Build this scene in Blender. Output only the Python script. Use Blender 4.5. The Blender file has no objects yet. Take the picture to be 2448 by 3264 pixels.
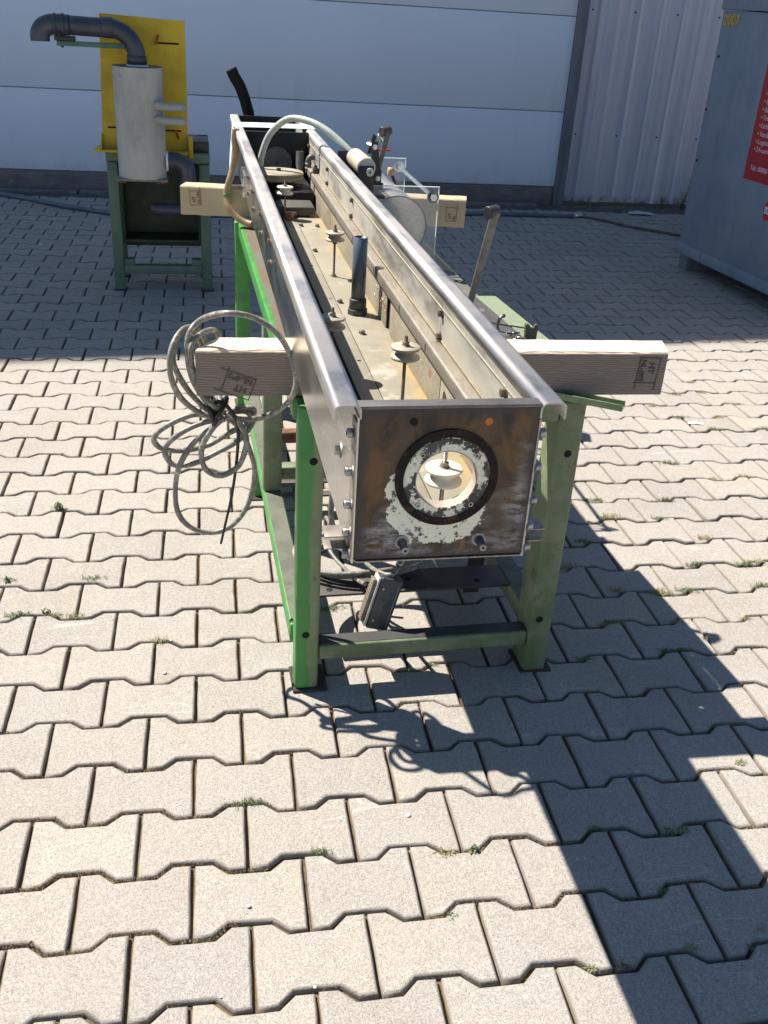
import bpy, bmesh, math, random
from mathutils import Matrix, Vector, noise
random.seed(7)
S = bpy.context.scene
COL = S.collection
PI = math.pi
R_ = math.radians

# ---------------------------------------------------------------- camera
cam_d = bpy.data.cameras.new('camera'); cam = bpy.data.objects.new('camera', cam_d); COL.objects.link(cam)
cam_d.sensor_fit = 'VERTICAL'; cam_d.sensor_height = 24.0; cam_d.lens = 24.0*3091.75/3264
cam_d.clip_start = 0.02; cam_d.clip_end = 400
PITCH, ROLL, YAW = (1.087569289920791, 0.06340429755056776, -0.1875294520124887)
cam.matrix_world = Matrix.Translation((0, 0, 1.411)) @ Matrix.Rotation(YAW, 4, 'Z') @ Matrix.Rotation(PITCH, 4, 'X') @ Matrix.Rotation(ROLL, 4, 'Z')
S.camera = cam
S.render.resolution_x = 768; S.render.resolution_y = 1024

# ---------------------------------------------------------------- sky and sun
SUNV = Vector((-0.598, 0.447, 1.0)).normalized()
ELEV = math.asin(SUNV.z); AZ = math.atan2(SUNV.x, SUNV.y)
W = bpy.data.worlds.new('World'); S.world = W; W.use_nodes = True
nt = W.node_tree; nt.nodes.clear()
sky = nt.nodes.new('ShaderNodeTexSky'); sky.sky_type = 'NISHITA'; sky.sun_disc = False
sky.sun_elevation = ELEV; sky.sun_rotation = AZ; sky.air_density = 1.0; sky.dust_density = 0.0; sky.ozone_density = 3.2
bg = nt.nodes.new('ShaderNodeBackground'); bg.inputs[1].default_value = 0.062
wo = nt.nodes.new('ShaderNodeOutputWorld'); nt.links.new(sky.outputs[0], bg.inputs[0]); nt.links.new(bg.outputs[0], wo.inputs[0])
sl = bpy.data.lights.new('sun', 'SUN'); sl.energy = 5.0; sl.angle = R_(0.53); sl.color = (1.0, 0.935, 0.84)
so = bpy.data.objects.new('sun', sl); COL.objects.link(so); so.rotation_euler = SUNV.to_track_quat('Z', 'Y').to_euler(); so.location = (-6, 4, 12)
S.view_settings.view_transform = 'Standard'; S.view_settings.look = 'None'; S.view_settings.exposure = 1.0
S.view_settings.gamma = 1; S.view_settings.use_curve_mapping = False

# ---------------------------------------------------------------- object helpers
def props(o, label=None, cat=None, group=None, kind=None):
    if label: o['label'] = label
    if cat: o['category'] = cat
    if group: o['group'] = group
    if kind: o['kind'] = kind
    return o
def empty(name, mw, label=None, cat=None, group=None):
    o = bpy.data.objects.new(name, None); COL.objects.link(o); o.empty_display_size = .05
    o.matrix_world = mw
    return props(o, label, cat, group)
def frame(x, y, z=0, a=0): return Matrix.Translation((x, y, z)) @ Matrix.Rotation(a, 4, 'Z')
class G:
    """collects shapes, then links them as ONE mesh object"""
    def __init__(s): s.bm = bmesh.new()
    def _xf(s, vs, m):
        if m is not None: bmesh.ops.transform(s.bm, matrix=m, verts=vs)
    def box(s, x0, x1, y0, y1, z0, z1, bev=0, m=None, seg=2, smooth=False):
        b = bmesh.new(); bmesh.ops.create_cube(b, size=1)
        bmesh.ops.transform(b, matrix=Matrix.Translation(((x0+x1)/2, (y0+y1)/2, (z0+z1)/2)) @ Matrix.Diagonal((x1-x0, y1-y0, z1-z0, 1)), verts=b.verts)
        if bev: bmesh.ops.bevel(b, geom=list(b.edges), offset=bev, segments=seg, affect='EDGES', profile=.5)
        s.join(b, m, smooth or bev > 0); return s
    def join(s, b, m=None, smooth=False):
        if m is not None: bmesh.ops.transform(b, matrix=m, verts=b.verts)
        mp = {v: s.bm.verts.new(v.co) for v in b.verts}
        for f in b.faces:
            try:
                g = s.bm.faces.new([mp[v] for v in f.verts]); g.smooth = smooth
            except ValueError: pass
        b.free(); return s
    def prism(s, pts, a, b, axis='y', bev=0, m=None, smooth=False):
        """polygon in the two other axes, extruded a..b along axis"""
        bb = bmesh.new()
        def P(p, t): return {'x': (t, p[0], p[1]), 'y': (p[0], t, p[1]), 'z': (p[0], p[1], t)}[axis]
        v0 = [bb.verts.new(P(p, a)) for p in pts]; v1 = [bb.verts.new(P(p, b)) for p in pts]
        n = len(pts); bb.faces.new(v0[::-1]); bb.faces.new(v1)
        for i in range(n): bb.faces.new((v0[i], v0[(i+1) % n], v1[(i+1) % n], v1[i]))
        bmesh.ops.recalc_face_normals(bb, faces=bb.faces)
        if bev: bmesh.ops.bevel(bb, geom=list(bb.edges), offset=bev, segments=2, affect='EDGES', profile=.5)
        return s.join(bb, m, smooth)
    def lathe(s, prof, m=None, n=32, close=True, smooth=True):
        """prof: (r, z) list, turned round z"""
        b = bmesh.new(); rings = []
        for r, z in prof:
            if r < 1e-6: rings.append([b.verts.new((0, 0, z))])
            else: rings.append([b.verts.new((r*math.cos(2*PI*i/n), r*math.sin(2*PI*i/n), z)) for i in range(n)])
        for a, c in zip(rings, rings[1:]):
            for i in range(n):
                j = (i+1) % n
                f = [a[i % len(a)], a[j % len(a)], c[j % len(c)], c[i % len(c)]]
                f = list(dict.fromkeys(f))
                if len(f) > 2: b.faces.new(f)
        bmesh.ops.recalc_face_normals(b, faces=b.faces)
        s.join(b, m, smooth)
        return s
    def cyl(s, p, q, r, n=20, r2=None, bev=0):
        p, q = Vector(p), Vector(q); d = q-p; L = d.length; r2 = r if r2 is None else r2
        m = Matrix.Translation(p) @ d.to_track_quat('Z', 'Y').to_matrix().to_4x4()
        e = min(bev, r*.4, L*.4)
        prof = [(0, 0), (r-e, 0), (r, e), (r2, L-e), (r2-e, L), (0, L)] if e else [(0, 0), (r, 0), (r, 0), (r2, L), (r2, L), (0, L)]
        b = G(); b.lathe(prof, None, n)
        for f in b.bm.faces:
            f.smooth = len(f.verts) == 4 and abs(f.normal.z) < .8
        s.join2(b, m); return s
    def join2(s, b, m=None):
        if m is not None: bmesh.ops.transform(b.bm, matrix=m, verts=b.bm.verts)
        mp = {v: s.bm.verts.new(v.co) for v in b.bm.verts}
        for f in b.bm.faces:
            g = s.bm.faces.new([mp[v] for v in f.verts]); g.smooth = f.smooth
        b.bm.free()
    def hexa(s, p, q, r, n=6): 
        p, q = Vector(p), Vector(q); d = q-p
        m = Matrix.Translation(p) @ d.to_track_quat('Z', 'Y').to_matrix().to_4x4()
        s.prism([(r*math.cos(2*PI*i/n), r*math.sin(2*PI*i/n)) for i in range(n)], 0, d.length, 'z', bev=r*.08, m=m); return s
    def tube(s, pts, r, n=12, sub=6, cap=True, taper=None, hollow=False):
        P = [Vector(p) for p in pts]; path = []
        if sub > 1:
            E = [P[0]*2-P[1]] + P + [P[-1]*2-P[-2]]
            for i in range(1, len(E)-2):
                a, b, c, d = E[i-1:i+3]
                for k in range(sub):
                    t = k/sub
                    path.append(.5*((2*b)+(c-a)*t+(2*a-5*b+4*c-d)*t*t+(3*b-a-3*c+d)*t**3))
            path.append(P[-1])
        else: path = P
        T = [(path[min(i+1, len(path)-1)]-path[max(i-1, 0)]).normalized() for i in range(len(path))]
        u = T[0].orthogonal().normalized(); rings = []
        for i, p in enumerate(path):
            u = (u-T[i]*u.dot(T[i])).normalized(); v = T[i].cross(u)
            rr = r if taper is None else r*taper(i/(len(path)-1))
            rings.append([s.bm.verts.new(p+u*rr*math.cos(2*PI*k/n)+v*rr*math.sin(2*PI*k/n)) for k in range(n)])
        for a, b in zip(rings, rings[1:]):
            for k in range(n):
                f = s.bm.faces.new((a[k], a[(k+1) % n], b[(k+1) % n], b[k])); f.smooth = True
        if cap:
            s.bm.faces.new(rings[0][::-1])
            if not hollow: s.bm.faces.new(rings[-1])
        return s
    def annulus(s, r0, r1, y0, y1, cx, cz, n=64):
        """flat ring with its axis along y"""
        m = Matrix.Translation((cx, y0, cz)) @ Matrix.Rotation(-PI/2, 4, 'X')
        L = y1-y0
        return s.lathe([(r0, 0), (r1, 0), (r1, L), (r0, L), (r0, 0)], m, n, smooth=False)
    def plate_hole(s, x0, x1, z0, z1, y0, y1, cx, cz, r, n=64):
        b = bmesh.new(); out = []; inn = []
        for i in range(n):
            a = 2*PI*(i+.5)/n; dx, dz = math.cos(a), math.sin(a)
            t = min(((x1-cx)/dx if dx > 0 else (x0-cx)/dx) if abs(dx) > 1e-9 else 9, ((z1-cz)/dz if dz > 0 else (z0-cz)/dz) if abs(dz) > 1e-9 else 9)
            out.append((cx+dx*t, cz+dz*t)); inn.append((cx+dx*r, cz+dz*r))
        for (cxx, czz) in ((x0, z0), (x1, z0), (x1, z1), (x0, z1)):
            k = min(range(n), key=lambda i: (out[i][0]-cxx)**2+(out[i][1]-czz)**2); out[k] = (cxx, czz)
        V = [[b.verts.new((p[0], y, p[1])) for p in L] for L, y in ((out, y0), (inn, y0), (inn, y1), (out, y1))]
        for a, c in ((0, 1), (1, 2), (2, 3), (3, 0)):
            for i in range(n): b.faces.new((V[a][i], V[a][(i+1) % n], V[c][(i+1) % n], V[c][i]))
        bmesh.ops.recalc_face_normals(b, faces=b.faces)
        return s.join(b)
    def obj(s, name, mat, parent=None, mw=None, label=None, cat=None, group=None, kind=None):
        me = bpy.data.meshes.new(name); s.bm.to_mesh(me); s.bm.free()
        me.materials.append(mat)
        o = bpy.data.objects.new(name, me); COL.objects.link(o)
        if parent: o.parent = parent
        if mw is not None: o.matrix_world = mw
        return props(o, label, cat, group, kind)
def copy_obj(o, parent, m):
    c = o.copy(); COL.objects.link(c); c.parent = parent; c.matrix_local = m; return c
def copy_tree(o, parent, m=None):
    c = o.copy(); COL.objects.link(c); c.parent = parent
    if m is not None: c.matrix_local = m
    for ch in list(o.children): copy_tree(ch, c)
    return c
def text(name, body, size, mat, parent, m, ext=.0004, spacing=1.0, bold=0.0):
    cu = bpy.data.curves.new(name, 'FONT'); cu.body = body; cu.size = size; cu.extrude = ext; cu.space_character = spacing; cu.offset = bold
    t = bpy.data.objects.new('tmp', cu); COL.objects.link(t); bpy.context.view_layer.update()
    me = bpy.data.meshes.new_from_object(t.evaluated_get(bpy.context.evaluated_depsgraph_get())); me.name = name
    bpy.data.objects.remove(t); me.materials.clear(); me.materials.append(mat)
    o = bpy.data.objects.new(name, me); COL.objects.link(o); o.parent = parent; o.matrix_local = m
    return o

# ---------------------------------------------------------------- materials
class NT:
    def __init__(s, name):
        s.m = bpy.data.materials.new(name); s.m.use_nodes = True; s.t = s.m.node_tree
        s.b = s.t.nodes['Principled BSDF']; s.coord = s.t.nodes.new('ShaderNodeTexCoord').outputs['Object']
    def n(s, ty, **k):
        x = s.t.nodes.new(ty)
        for a, v in k.items(): setattr(x, a, v)
        return x
    def l(s, a, b): s.t.links.new(a, b)
    def pos(s): s.coord = s.n('ShaderNodeNewGeometry').outputs['Position']; return s
    def map(s, sc=(1, 1, 1), rot=(0, 0, 0), loc=(0, 0, 0)):
        m = s.n('ShaderNodeMapping'); s.l(s.coord, m.inputs[0]); m.inputs['Scale'].default_value = sc; m.inputs['Rotation'].default_value = rot; m.inputs['Location'].default_value = loc
        return m.outputs[0]
    def noise(s, scale, detail=4, rough=.55, vec=None, dist=0):
        x = s.n('ShaderNodeTexNoise'); x.inputs['Scale'].default_value = scale; x.inputs['Detail'].default_value = detail
        x.inputs['Roughness'].default_value = rough; x.inputs['Distortion'].default_value = dist
        s.l(vec if vec is not None else s.coord, x.inputs['Vector']); return x.outputs['Fac']
    def voro(s, scale, vec=None, out='Color', feat='F1'):
        x = s.n('ShaderNodeTexVoronoi', feature=feat); x.inputs['Scale'].default_value = scale; s.l(vec if vec is not None else s.coord, x.inputs['Vector']); return x.outputs[out]
    def ramp(s, fac, a, b, ca=(0, 0, 0, 1), cb=(1, 1, 1, 1)):
        r = s.n('ShaderNodeValToRGB'); e = r.color_ramp.elements
        e[0].position = a; e[1].position = b; e[0].color = ca; e[1].color = cb; s.l(fac, r.inputs[0]); return r.outputs[0]
    def mix(s, fac, a, b, mode='MIX'):
        x = s.n('ShaderNodeMix', data_type='RGBA', blend_type=mode)
        for v, i in ((fac, 0), (a, 6), (b, 7)):
            if isinstance(v, (int, float)): x.inputs[i].default_value = v
            elif isinstance(v, tuple): x.inputs[i].default_value = (*v[:3], 1)
            else: s.l(v, x.inputs[i])
        return x.outputs[2]
    def math(s, op, a, b=0.0, c=0.0, clamp=False):
        x = s.n('ShaderNodeMath', operation=op, use_clamp=clamp)
        for v, i in ((a, 0), (b, 1), (c, 2)):
            if isinstance(v, (int, float)): x.inputs[i].default_value = v
            else: s.l(v, x.inputs[i])
        return x.outputs[0]
    def sep(s, vec=None):
        x = s.n('ShaderNodeSeparateXYZ'); s.l(vec if vec is not None else s.coord, x.inputs[0]); return x.outputs
    def bump(s, h, strength=.3, dist=.001):
        x = s.n('ShaderNodeBump'); x.inputs['Strength'].default_value = strength; x.inputs['Distance'].default_value = dist
        s.l(h, x.inputs['Height']); s.l(x.outputs[0], s.b.inputs['Normal'])
    def fin(s, col=None, rough=None, metal=None, **k):
        for v, n in ((col, 'Base Color'), (rough, 'Roughness'), (metal, 'Metallic')):
            if v is None: continue
            if isinstance(v, (int, float)): s.b.inputs[n].default_value = v
            elif isinstance(v, tuple): s.b.inputs[n].default_value = (*v[:3], 1)
            else: s.l(v, s.b.inputs[n])
        for a, v in k.items(): s.b.inputs[a.replace('_', ' ')].default_value = v
        return s.m
def worn(name, c1, c2, c3=None, sc=30, rough=.55, metal=0, bump=.2, thr=(.42, .62), thr3=(.6, .7), fine=.35, bd=.0008, stretch=(1, 1, 1), **k):
    """paint or metal: two blotched tones, an optional third for chips, stains and dirt, plus fine grain"""
    s = NT(name); v = s.map(stretch)
    c = s.mix(s.ramp(s.noise(sc, 6, .62, v), *thr), c1, c2)
    if c3: c = s.mix(s.ramp(s.noise(sc*1.7, 8, .7, s.map(stretch, loc=(3, 1, 7))), *thr3), c, c3)
    f = s.noise(sc*22, 3, .6, v)
    c = s.mix(fine, c, s.mix(1.0, c, s.ramp(f, .3, .7, (.45, .45, .45, 1), (1.35, 1.35, 1.35, 1)), 'MULTIPLY'))
    s.bump(s.math('ADD', f, s.noise(sc*3, 5)), bump, bd)
    r = s.math('MULTIPLY_ADD', s.noise(sc*2, 4), .35, rough-.17, clamp=True)
    return s.fin(c, r, metal, **k)

LOOP_A=[(-0.147,0.110,0.648),(-0.180,0.110,0.672),(-0.205,0.100,0.718),(-0.216,0.090,0.772),(-0.211,0.090,0.818),(-0.184,0.100,0.848),(-0.138,0.030,0.882),(-0.085,0.030,0.871),(-0.045,0.025,0.841),(-0.019,0.020,0.800),(-0.008,0.020,0.754),(-0.018,0.020,0.713),(-0.042,0.110,0.646),(-0.092,0.110,0.632),(-0.141,0.110,0.641)]
LOOP_B=[(-0.154,0.090,0.650),(-0.191,0.090,0.654),(-0.231,0.080,0.691),(-0.249,0.070,0.743),(-0.243,0.080,0.791),(-0.227,0.110,0.820),(-0.208,0.140,0.818),(-0.187,0.170,0.796),(-0.174,0.220,0.754),(-0.173,0.220,0.694),(-0.166,0.160,0.662),(-0.150,0.120,0.644)]
LOOP_C=[(-0.146,0.100,0.655),(-0.175,0.080,0.680),(-0.198,0.090,0.709),(-0.207,0.080,0.757),(-0.205,0.080,0.797),(-0.193,0.100,0.815),(-0.173,0.130,0.814),(-0.153,0.175,0.796),(-0.146,0.220,0.753),(-0.147,0.220,0.693),(-0.151,0.160,0.662),(-0.150,0.110,0.651)]
LOOP_B2=[(-0.154,0.110,0.638),(-0.181,0.110,0.655),(-0.216,0.110,0.695),(-0.240,0.100,0.747),(-0.240,0.100,0.782),(-0.230,0.120,0.809),(-0.214,0.140,0.813),(-0.199,0.180,0.793),(-0.183,0.230,0.750),(-0.179,0.230,0.690),(-0.163,0.180,0.647),(-0.144,0.120,0.641)]
LOOP_D=[(-0.146,0.150,0.622),(-0.177,0.150,0.626),(-0.208,0.140,0.631),(-0.252,0.140,0.616),(-0.282,0.140,0.592),(-0.288,0.140,0.573),(-0.267,0.140,0.553),(-0.224,0.140,0.551),(-0.176,0.150,0.560),(-0.134,0.150,0.587),(-0.096,0.150,0.607),(-0.083,0.150,0.634),(-0.114,0.150,0.638),(-0.139,0.150,0.628)]
LOOP_E=[(-0.140,0.150,0.618),(-0.184,0.150,0.612),(-0.228,0.140,0.595),(-0.260,0.140,0.569),(-0.267,0.140,0.546),(-0.250,0.140,0.521),(-0.209,0.140,0.521),(-0.160,0.150,0.538),(-0.115,0.150,0.569),(-0.086,0.150,0.610),(-0.095,0.150,0.631),(-0.127,0.150,0.631)]
LOOP_F=[(-0.147,0.130,0.633),(-0.172,0.130,0.608),(-0.211,0.130,0.572),(-0.240,0.130,0.526),(-0.251,0.170,0.453),(-0.248,0.170,0.397),(-0.227,0.170,0.358),(-0.188,0.170,0.336),(-0.144,0.170,0.342),(-0.106,0.170,0.375),(-0.086,0.170,0.427),(-0.079,0.170,0.490),(-0.093,0.130,0.563),(-0.113,0.130,0.605),(-0.134,0.130,0.629)]
LOOP_G=[(-0.148,0.100,0.639),(-0.168,0.100,0.621),(-0.189,0.100,0.579),(-0.194,0.100,0.545),(-0.182,0.100,0.520),(-0.154,0.100,0.510),(-0.122,0.100,0.527),(-0.103,0.100,0.559),(-0.100,0.100,0.597),(-0.117,0.100,0.635),(-0.142,0.100,0.649)]
TIE=[(-0.162,0.100,0.679),(-0.139,0.095,0.667),(-0.124,0.095,0.640),(-0.117,0.110,0.600),(-0.121,0.110,0.538),(-0.132,0.110,0.459),(-0.146,0.110,0.394),(-0.158,0.110,0.339)]
WRAP=[(-0.166,0.000,0.715),(-0.155,0.000,0.696),(-0.147,-0.000,0.670)]
CABLE1=[(0.124,0.350,0.245),(0.120,0.400,0.235),(0.120,0.400,0.202),(0.121,0.380,0.174),(0.131,0.340,0.157),(0.153,0.280,0.152),(0.167,0.200,0.170),(0.172,0.120,0.206)]
CABLE2=[(0.253,0.130,0.242),(0.235,0.100,0.243),(0.218,0.100,0.241),(0.204,0.130,0.232),(0.196,0.180,0.215),(0.189,0.240,0.199)]
CABLEGL=[(0.220,0.100,0.236),(0.235,0.100,0.251),(0.245,0.100,0.265),(0.250,0.100,0.290)]
BHOSE=[(-0.029,2.477,1.010),(-0.033,2.477,0.977),(-0.030,2.477,0.934),(-0.041,2.477,0.882),(-0.057,2.456,0.836),(-0.064,2.456,0.793),(-0.056,2.436,0.760),(-0.032,2.417,0.734),(-0.005,2.397,0.721),(0.020,2.378,0.717)]
CHOSE=[(0.038,2.300,0.918),(0.046,2.300,0.958),(0.065,2.300,1.007),(0.092,2.280,1.044),(0.123,2.250,1.069),(0.155,2.220,1.075),(0.198,2.180,1.068),(0.240,2.140,1.048),(0.283,2.100,1.015),(0.306,2.080,0.993),(0.317,2.080,0.975)]
BLACK=[(-0.021,3.020,1.158),(-0.009,3.020,1.132),(0.011,3.020,1.100),(0.027,3.020,1.061),(0.039,3.020,1.020),(0.044,3.020,0.995)]
GH1=[(-1.741,7.738,0.020),(-1.537,7.678,0.020),(-1.321,7.531,0.020),(-1.070,7.324,0.020),(-0.834,7.174,0.020),(-0.687,7.096,0.020),(-0.421,7.068,0.020),(-0.009,7.106,0.020),(0.790,7.244,0.020),(1.818,7.416,0.020),(2.173,7.446,0.020),(2.544,7.441,0.020),(2.757,7.433,0.020)]
GH2=[(2.826,7.468,0.015),(2.964,7.343,0.015),(3.078,7.151,0.015),(3.209,7.018,0.015),(3.313,6.917,0.015),(3.403,6.832,0.015),(3.546,6.784,0.015)]
TUFT=[(0.38,1.13),(0.59,1.00),(0.65,1.00),(0.40,1.27),(0.85,1.28),(0.88,1.28),(0.78,1.14),(0.78,1.02),(0.88,1.01),(1.09,1.45),(0.71,1.30),(0.92,1.04),(1.37,2.27),(1.28,2.13),(1.19,2.13),(1.20,2.12),(1.03,1.99),(1.01,1.99),(0.98,1.98),(1.10,1.86),(1.14,1.86),(0.88,1.84),(0.98,2.28),(1.08,2.14),(1.57,2.27),(1.53,2.26),(1.47,2.42),(1.38,2.55),(1.20,2.56),(1.22,2.57),(1.22,2.69),(1.18,2.69),(1.70,2.83),(1.46,2.68),(1.59,2.96),(1.99,3.38),(2.10,3.53),(2.15,3.52),(1.91,3.26),(2.13,3.26),(2.08,3.25),(1.76,3.51),(1.83,3.38),(2.07,3.79),(2.05,3.78),(2.05,3.66),(1.92,3.64),(1.38,1.98),(1.18,1.98),(1.82,2.84),(1.08,2.42),(1.51,2.14),(-0.48,2.71),(-0.56,2.31),(-0.34,2.30),(-0.51,2.14),(-0.42,2.13),(-0.37,2.12),(-0.16,2.00),(0.04,1.44),(0.17,1.30),(0.28,2.11),(0.49,1.85)]

# ---- paving
def paver_mat():
    s = NT('concrete_paver').pos()
    oi = s.n('ShaderNodeObjectInfo').outputs['Random']; ri = s.n('ShaderNodeNewGeometry').outputs['Random Per Island']
    rnd = s.math('FRACT', s.math('ADD', oi, ri))
    c = s.mix(rnd, (.335, .300, .258), (.412, .372, .315))
    c = s.mix(s.math('MULTIPLY', s.math('FRACT', s.math('MULTIPLY', rnd, 7.3)), .6), c, (.315, .302, .288))
    c = s.mix(s.ramp(s.noise(3.2, 5, .6), .35, .7), c, (.365, .345, .315))
    c = s.mix(s.math('MULTIPLY', s.ramp(s.noise(11, 7, .65), .55, .8), .45), c, (.27, .245, .215))
    g = s.n('ShaderNodeRGBToBW'); s.l(s.voro(520), g.inputs[0]); gr = g.outputs[0]
    c = s.mix(.75, c, s.mix(1.0, c, s.ramp(gr, .15, .85, (.66, .65, .64, 1), (1.28, 1.27, 1.26, 1)), 'MULTIPLY'))
    fn = s.noise(240, 4, .8)
    c = s.mix(s.ramp(fn, .58, .66), c, (.15, .135, .12))
    c = s.mix(s.math('MULTIPLY', s.ramp(s.noise(1.1, 6, .7, s.map(loc=(8, 3, 0))), .52, .72), .35), c, (.21, .20, .19))
    c = s.mix(s.math('MULTIPLY', s.ramp(s.noise(120, 3, .6, s.map(loc=(5, 2, 0))), .62, .70), .6), c, (.52, .50, .46))
    st = s.noise(1.5, 2, .5, s.map((1, 6, 1), (0, 0, 1.1)))
    sc = s.math('MULTIPLY', s.ramp(s.math('ABSOLUTE', s.math('SUBTRACT', st, .5)), .001, .006, (1, 1, 1, 1), (0, 0, 0, 1)), s.ramp(s.noise(4, 3), .5, .62))
    c = s.mix(s.math('MULTIPLY', sc, .35), c, (.6, .59, .56))
    tn = s.n('ShaderNodeSeparateXYZ'); s.l(s.n('ShaderNodeNewGeometry').outputs['True Normal'], tn.inputs[0])
    rim_ = s.math('MULTIPLY', s.ramp(tn.outputs[2], .55, .985, (1, 1, 1, 1), (0, 0, 0, 1)), s.math('MULTIPLY_ADD', s.noise(30, 5, .7), .6, .55, clamp=True))
    c = s.mix(rim_, c, s.mix(s.noise(45, 4, .7), (.15, .125, .10), (.29, .265, .235)))
    s.bump(s.math('ADD', s.math('MULTIPLY', fn, -1.8), s.math('ADD', s.noise(420, 2, .5), s.math('MULTIPLY', s.noise(60, 4), .8))), .75, .0011)
    return s.fin(c, .93, 0, Specular_IOR_Level=.25)
def joint_mat():
    s = NT('joint_sand').pos()
    c = s.mix(s.ramp(s.noise(70, 5, .7), .35, .65), (.085, .064, .044), (.180, .140, .098))
    c = s.mix(s.ramp(s.noise(3.1, 6, .7), .46, .58), c, (.19, .125, .045))
    c = s.mix(s.math('MULTIPLY', s.ramp(s.noise(9, 6, .7, s.map(loc=(9, 9, 0))), .58, .68), .8), c, (.07, .085, .025))
    c = s.mix(s.ramp(s.voro(300, out='Distance'), .05, .2), (.32, .30, .26), c)
    P_ = s.sep(); far_ = s.math('MAXIMUM', s.math('GREATER_THAN', s.math('ABSOLUTE', s.math('SUBTRACT', P_[0], .3)), 6.85), s.math('LESS_THAN', P_[1], -1.2))
    c = s.mix(far_, c, s.mix(s.noise(5, 6, .7), (.36, .33, .285), (.26, .24, .21)))
    s.bump(s.noise(260, 5, .7), 1.0, .003)
    return s.fin(c, .97, 0, Specular_IOR_Level=.15)
M_PAVER, M_JOINT = paver_mat(), joint_mat()
PX, PP, PA = .2, .1401, .0245       # paver length, row pitch, depth of the wave
U0, V0 = -.16694, 1.63472
ground = G()
# sheet of sand and soil that reaches far beyond the yard; the stones lie in it
nx, ny = 60, 60
b = bmesh.new()
xs = [-60, -20, -8]+[-6+i*.35 for i in range(44)]+[12, 25, 60]
ys = [-60, -20, -6]+[-3+i*.35 for i in range(33)]+[12, 25, 60]
vv = [[b.verts.new((x, y, -.0115)) for x in xs] for y in ys]
for j in range(len(ys)-1):
    for i in range(len(xs)-1): b.faces.new((vv[j][i], vv[j][i+1], vv[j+1][i+1], vv[j+1][i]))
ground.join(b)
pavement = ground.obj('pavement', M_JOINT, kind='structure', label='pale concrete block paving with mossy joints')
def paver_outline(j=.0032):
    h, w = (PP+PA)/2-j, (PP-PA)/2-j; x = PX/2-j; a, c = .064, .038    # flange runs in to a, waist starts at c (from centre)
    q = [(x, h), (a+.001, h), (c, w), (-c, w), (-a-.001, h), (-x, h)]
    return q + [(px, -py) for px, py in q[::-1]]
def paver_mesh(seed, ch=.0046):
    rnd = random.Random(seed); o = paver_outline(.0033); bm = bmesh.new()
    q = []
    for i in range(len(o)):      # split long edges so the rim can be slightly uneven
        p0, p1 = Vector(o[i]), Vector(o[(i+1) % len(o)]); k = max(1, int((p1-p0).length/.028))
        for t in range(k): q.append(p0.lerp(p1, t/k)+Vector((rnd.uniform(-1, 1), rnd.uniform(-1, 1)))*.0007)
    n = len(q); cx = Vector((0, 0))
    def inset(d, jit):
        r = []
        for i in range(n):
            a, p, c = q[i-1], q[i], q[(i+1) % n]
            e1, e2 = (p-a).normalized(), (c-p).normalized()
            nn = Vector((e1.y+e2.y, -(e1.x+e2.x)))
            nn = nn.normalized()/max(.6, math.cos(e1.angle(e2)/2)) if nn.length > 1e-6 else Vector((0, 0))
            r.append(p-nn*(d+rnd.uniform(-jit, jit)))
        return r
    lv = [(q, -.03), (q, -ch*.85), (inset(ch*.5, .0005), -ch*.32), (inset(ch, .0008), 0)]
    R = [[bm.verts.new((p.x, p.y, z)) for p in L] for L, z in lv]
    for a, c in zip(R, R[1:]):
        for i in range(n):
            f = bm.faces.new((a[i], a[(i+1) % n], c[(i+1) % n], c[i])); f.smooth = True
    bm.faces.new(R[-1])
    bmesh.ops.recalc_face_normals(bm, faces=bm.faces)
    if bm.faces[-1].normal.z < 0: bmesh.ops.reverse_faces(bm, faces=bm.faces)
    me = bpy.data.meshes.new('paver'); bm.to_mesh(me); bm.free(); me.materials.append(M_PAVER); return me
PM = [paver_mesh(i) for i in range(6)]
spots = []
for k in range(-20, 44):
    y = V0+k*PP
    for i in range(-34, 40):
        x = U0+(i+(.5 if k % 2 else 0)+.5)*PX
        if y > 7.72 or x < -6.6 or x > 7.2: continue
        spots.append((x, y))
VIEW = cam.matrix_world.inverted(); FO = 3091.75
def in_view(x, y, z=0):
    c = VIEW @ Vector((x, y, z))
    if c.z > -.05: return None
    px, py = 1224+FO*c.x/-c.z, 1632-FO*c.y/-c.z
    return px, py, -c.z
seen = sorted([s for s in spots if (lambda q: q and -150 < q[0] < 2600 and -50 < q[1] < 3420)(in_view(*s))], key=lambda s: in_view(*s)[2])[:298]
near = set(seen)
rp = random.Random(3)
def jitter(x, y):
    zb = noise.noise(Vector((x*.7, y*.7, 0)))*.004
    m = Matrix.Translation((x+rp.uniform(-.0009, .0009), y+rp.uniform(-.0009, .0009), zb+rp.uniform(-.0019, .0019)))
    return m @ Matrix.Rotation(rp.gauss(0, .006), 4, 'Z') @ Matrix.Rotation(rp.gauss(0, .009), 4, 'X') @ Matrix.Rotation(rp.gauss(0, .008), 4, 'Y') @ (Matrix.Rotation(PI, 4, 'Z') if rp.random() < .5 else Matrix.Identity(4))
FV, FF = [], []; PD = {m_.name: ([v.co.copy() for v in m_.vertices], [tuple(p.vertices) for p in m_.polygons]) for m_ in PM}
for s_ in spots:
    m = jitter(*s_); me = PM[rp.randrange(6)]
    if s_ in near:
        o = bpy.data.objects.new('paver', me); COL.objects.link(o); o.parent = pavement; o.matrix_local = m
    else:
        vs_, fs_ = PD[me.name]; n0 = len(FV)
        FV.extend((m @ v)[:] for v in vs_); FF.extend([n0+i for i in f] for f in fs_)
me = bpy.data.meshes.new('paver'); me.from_pydata(FV, [], FF); me.polygons.foreach_set('use_smooth', [len(f) == 4 for f in FF]); me.materials.append(M_PAVER)
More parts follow.
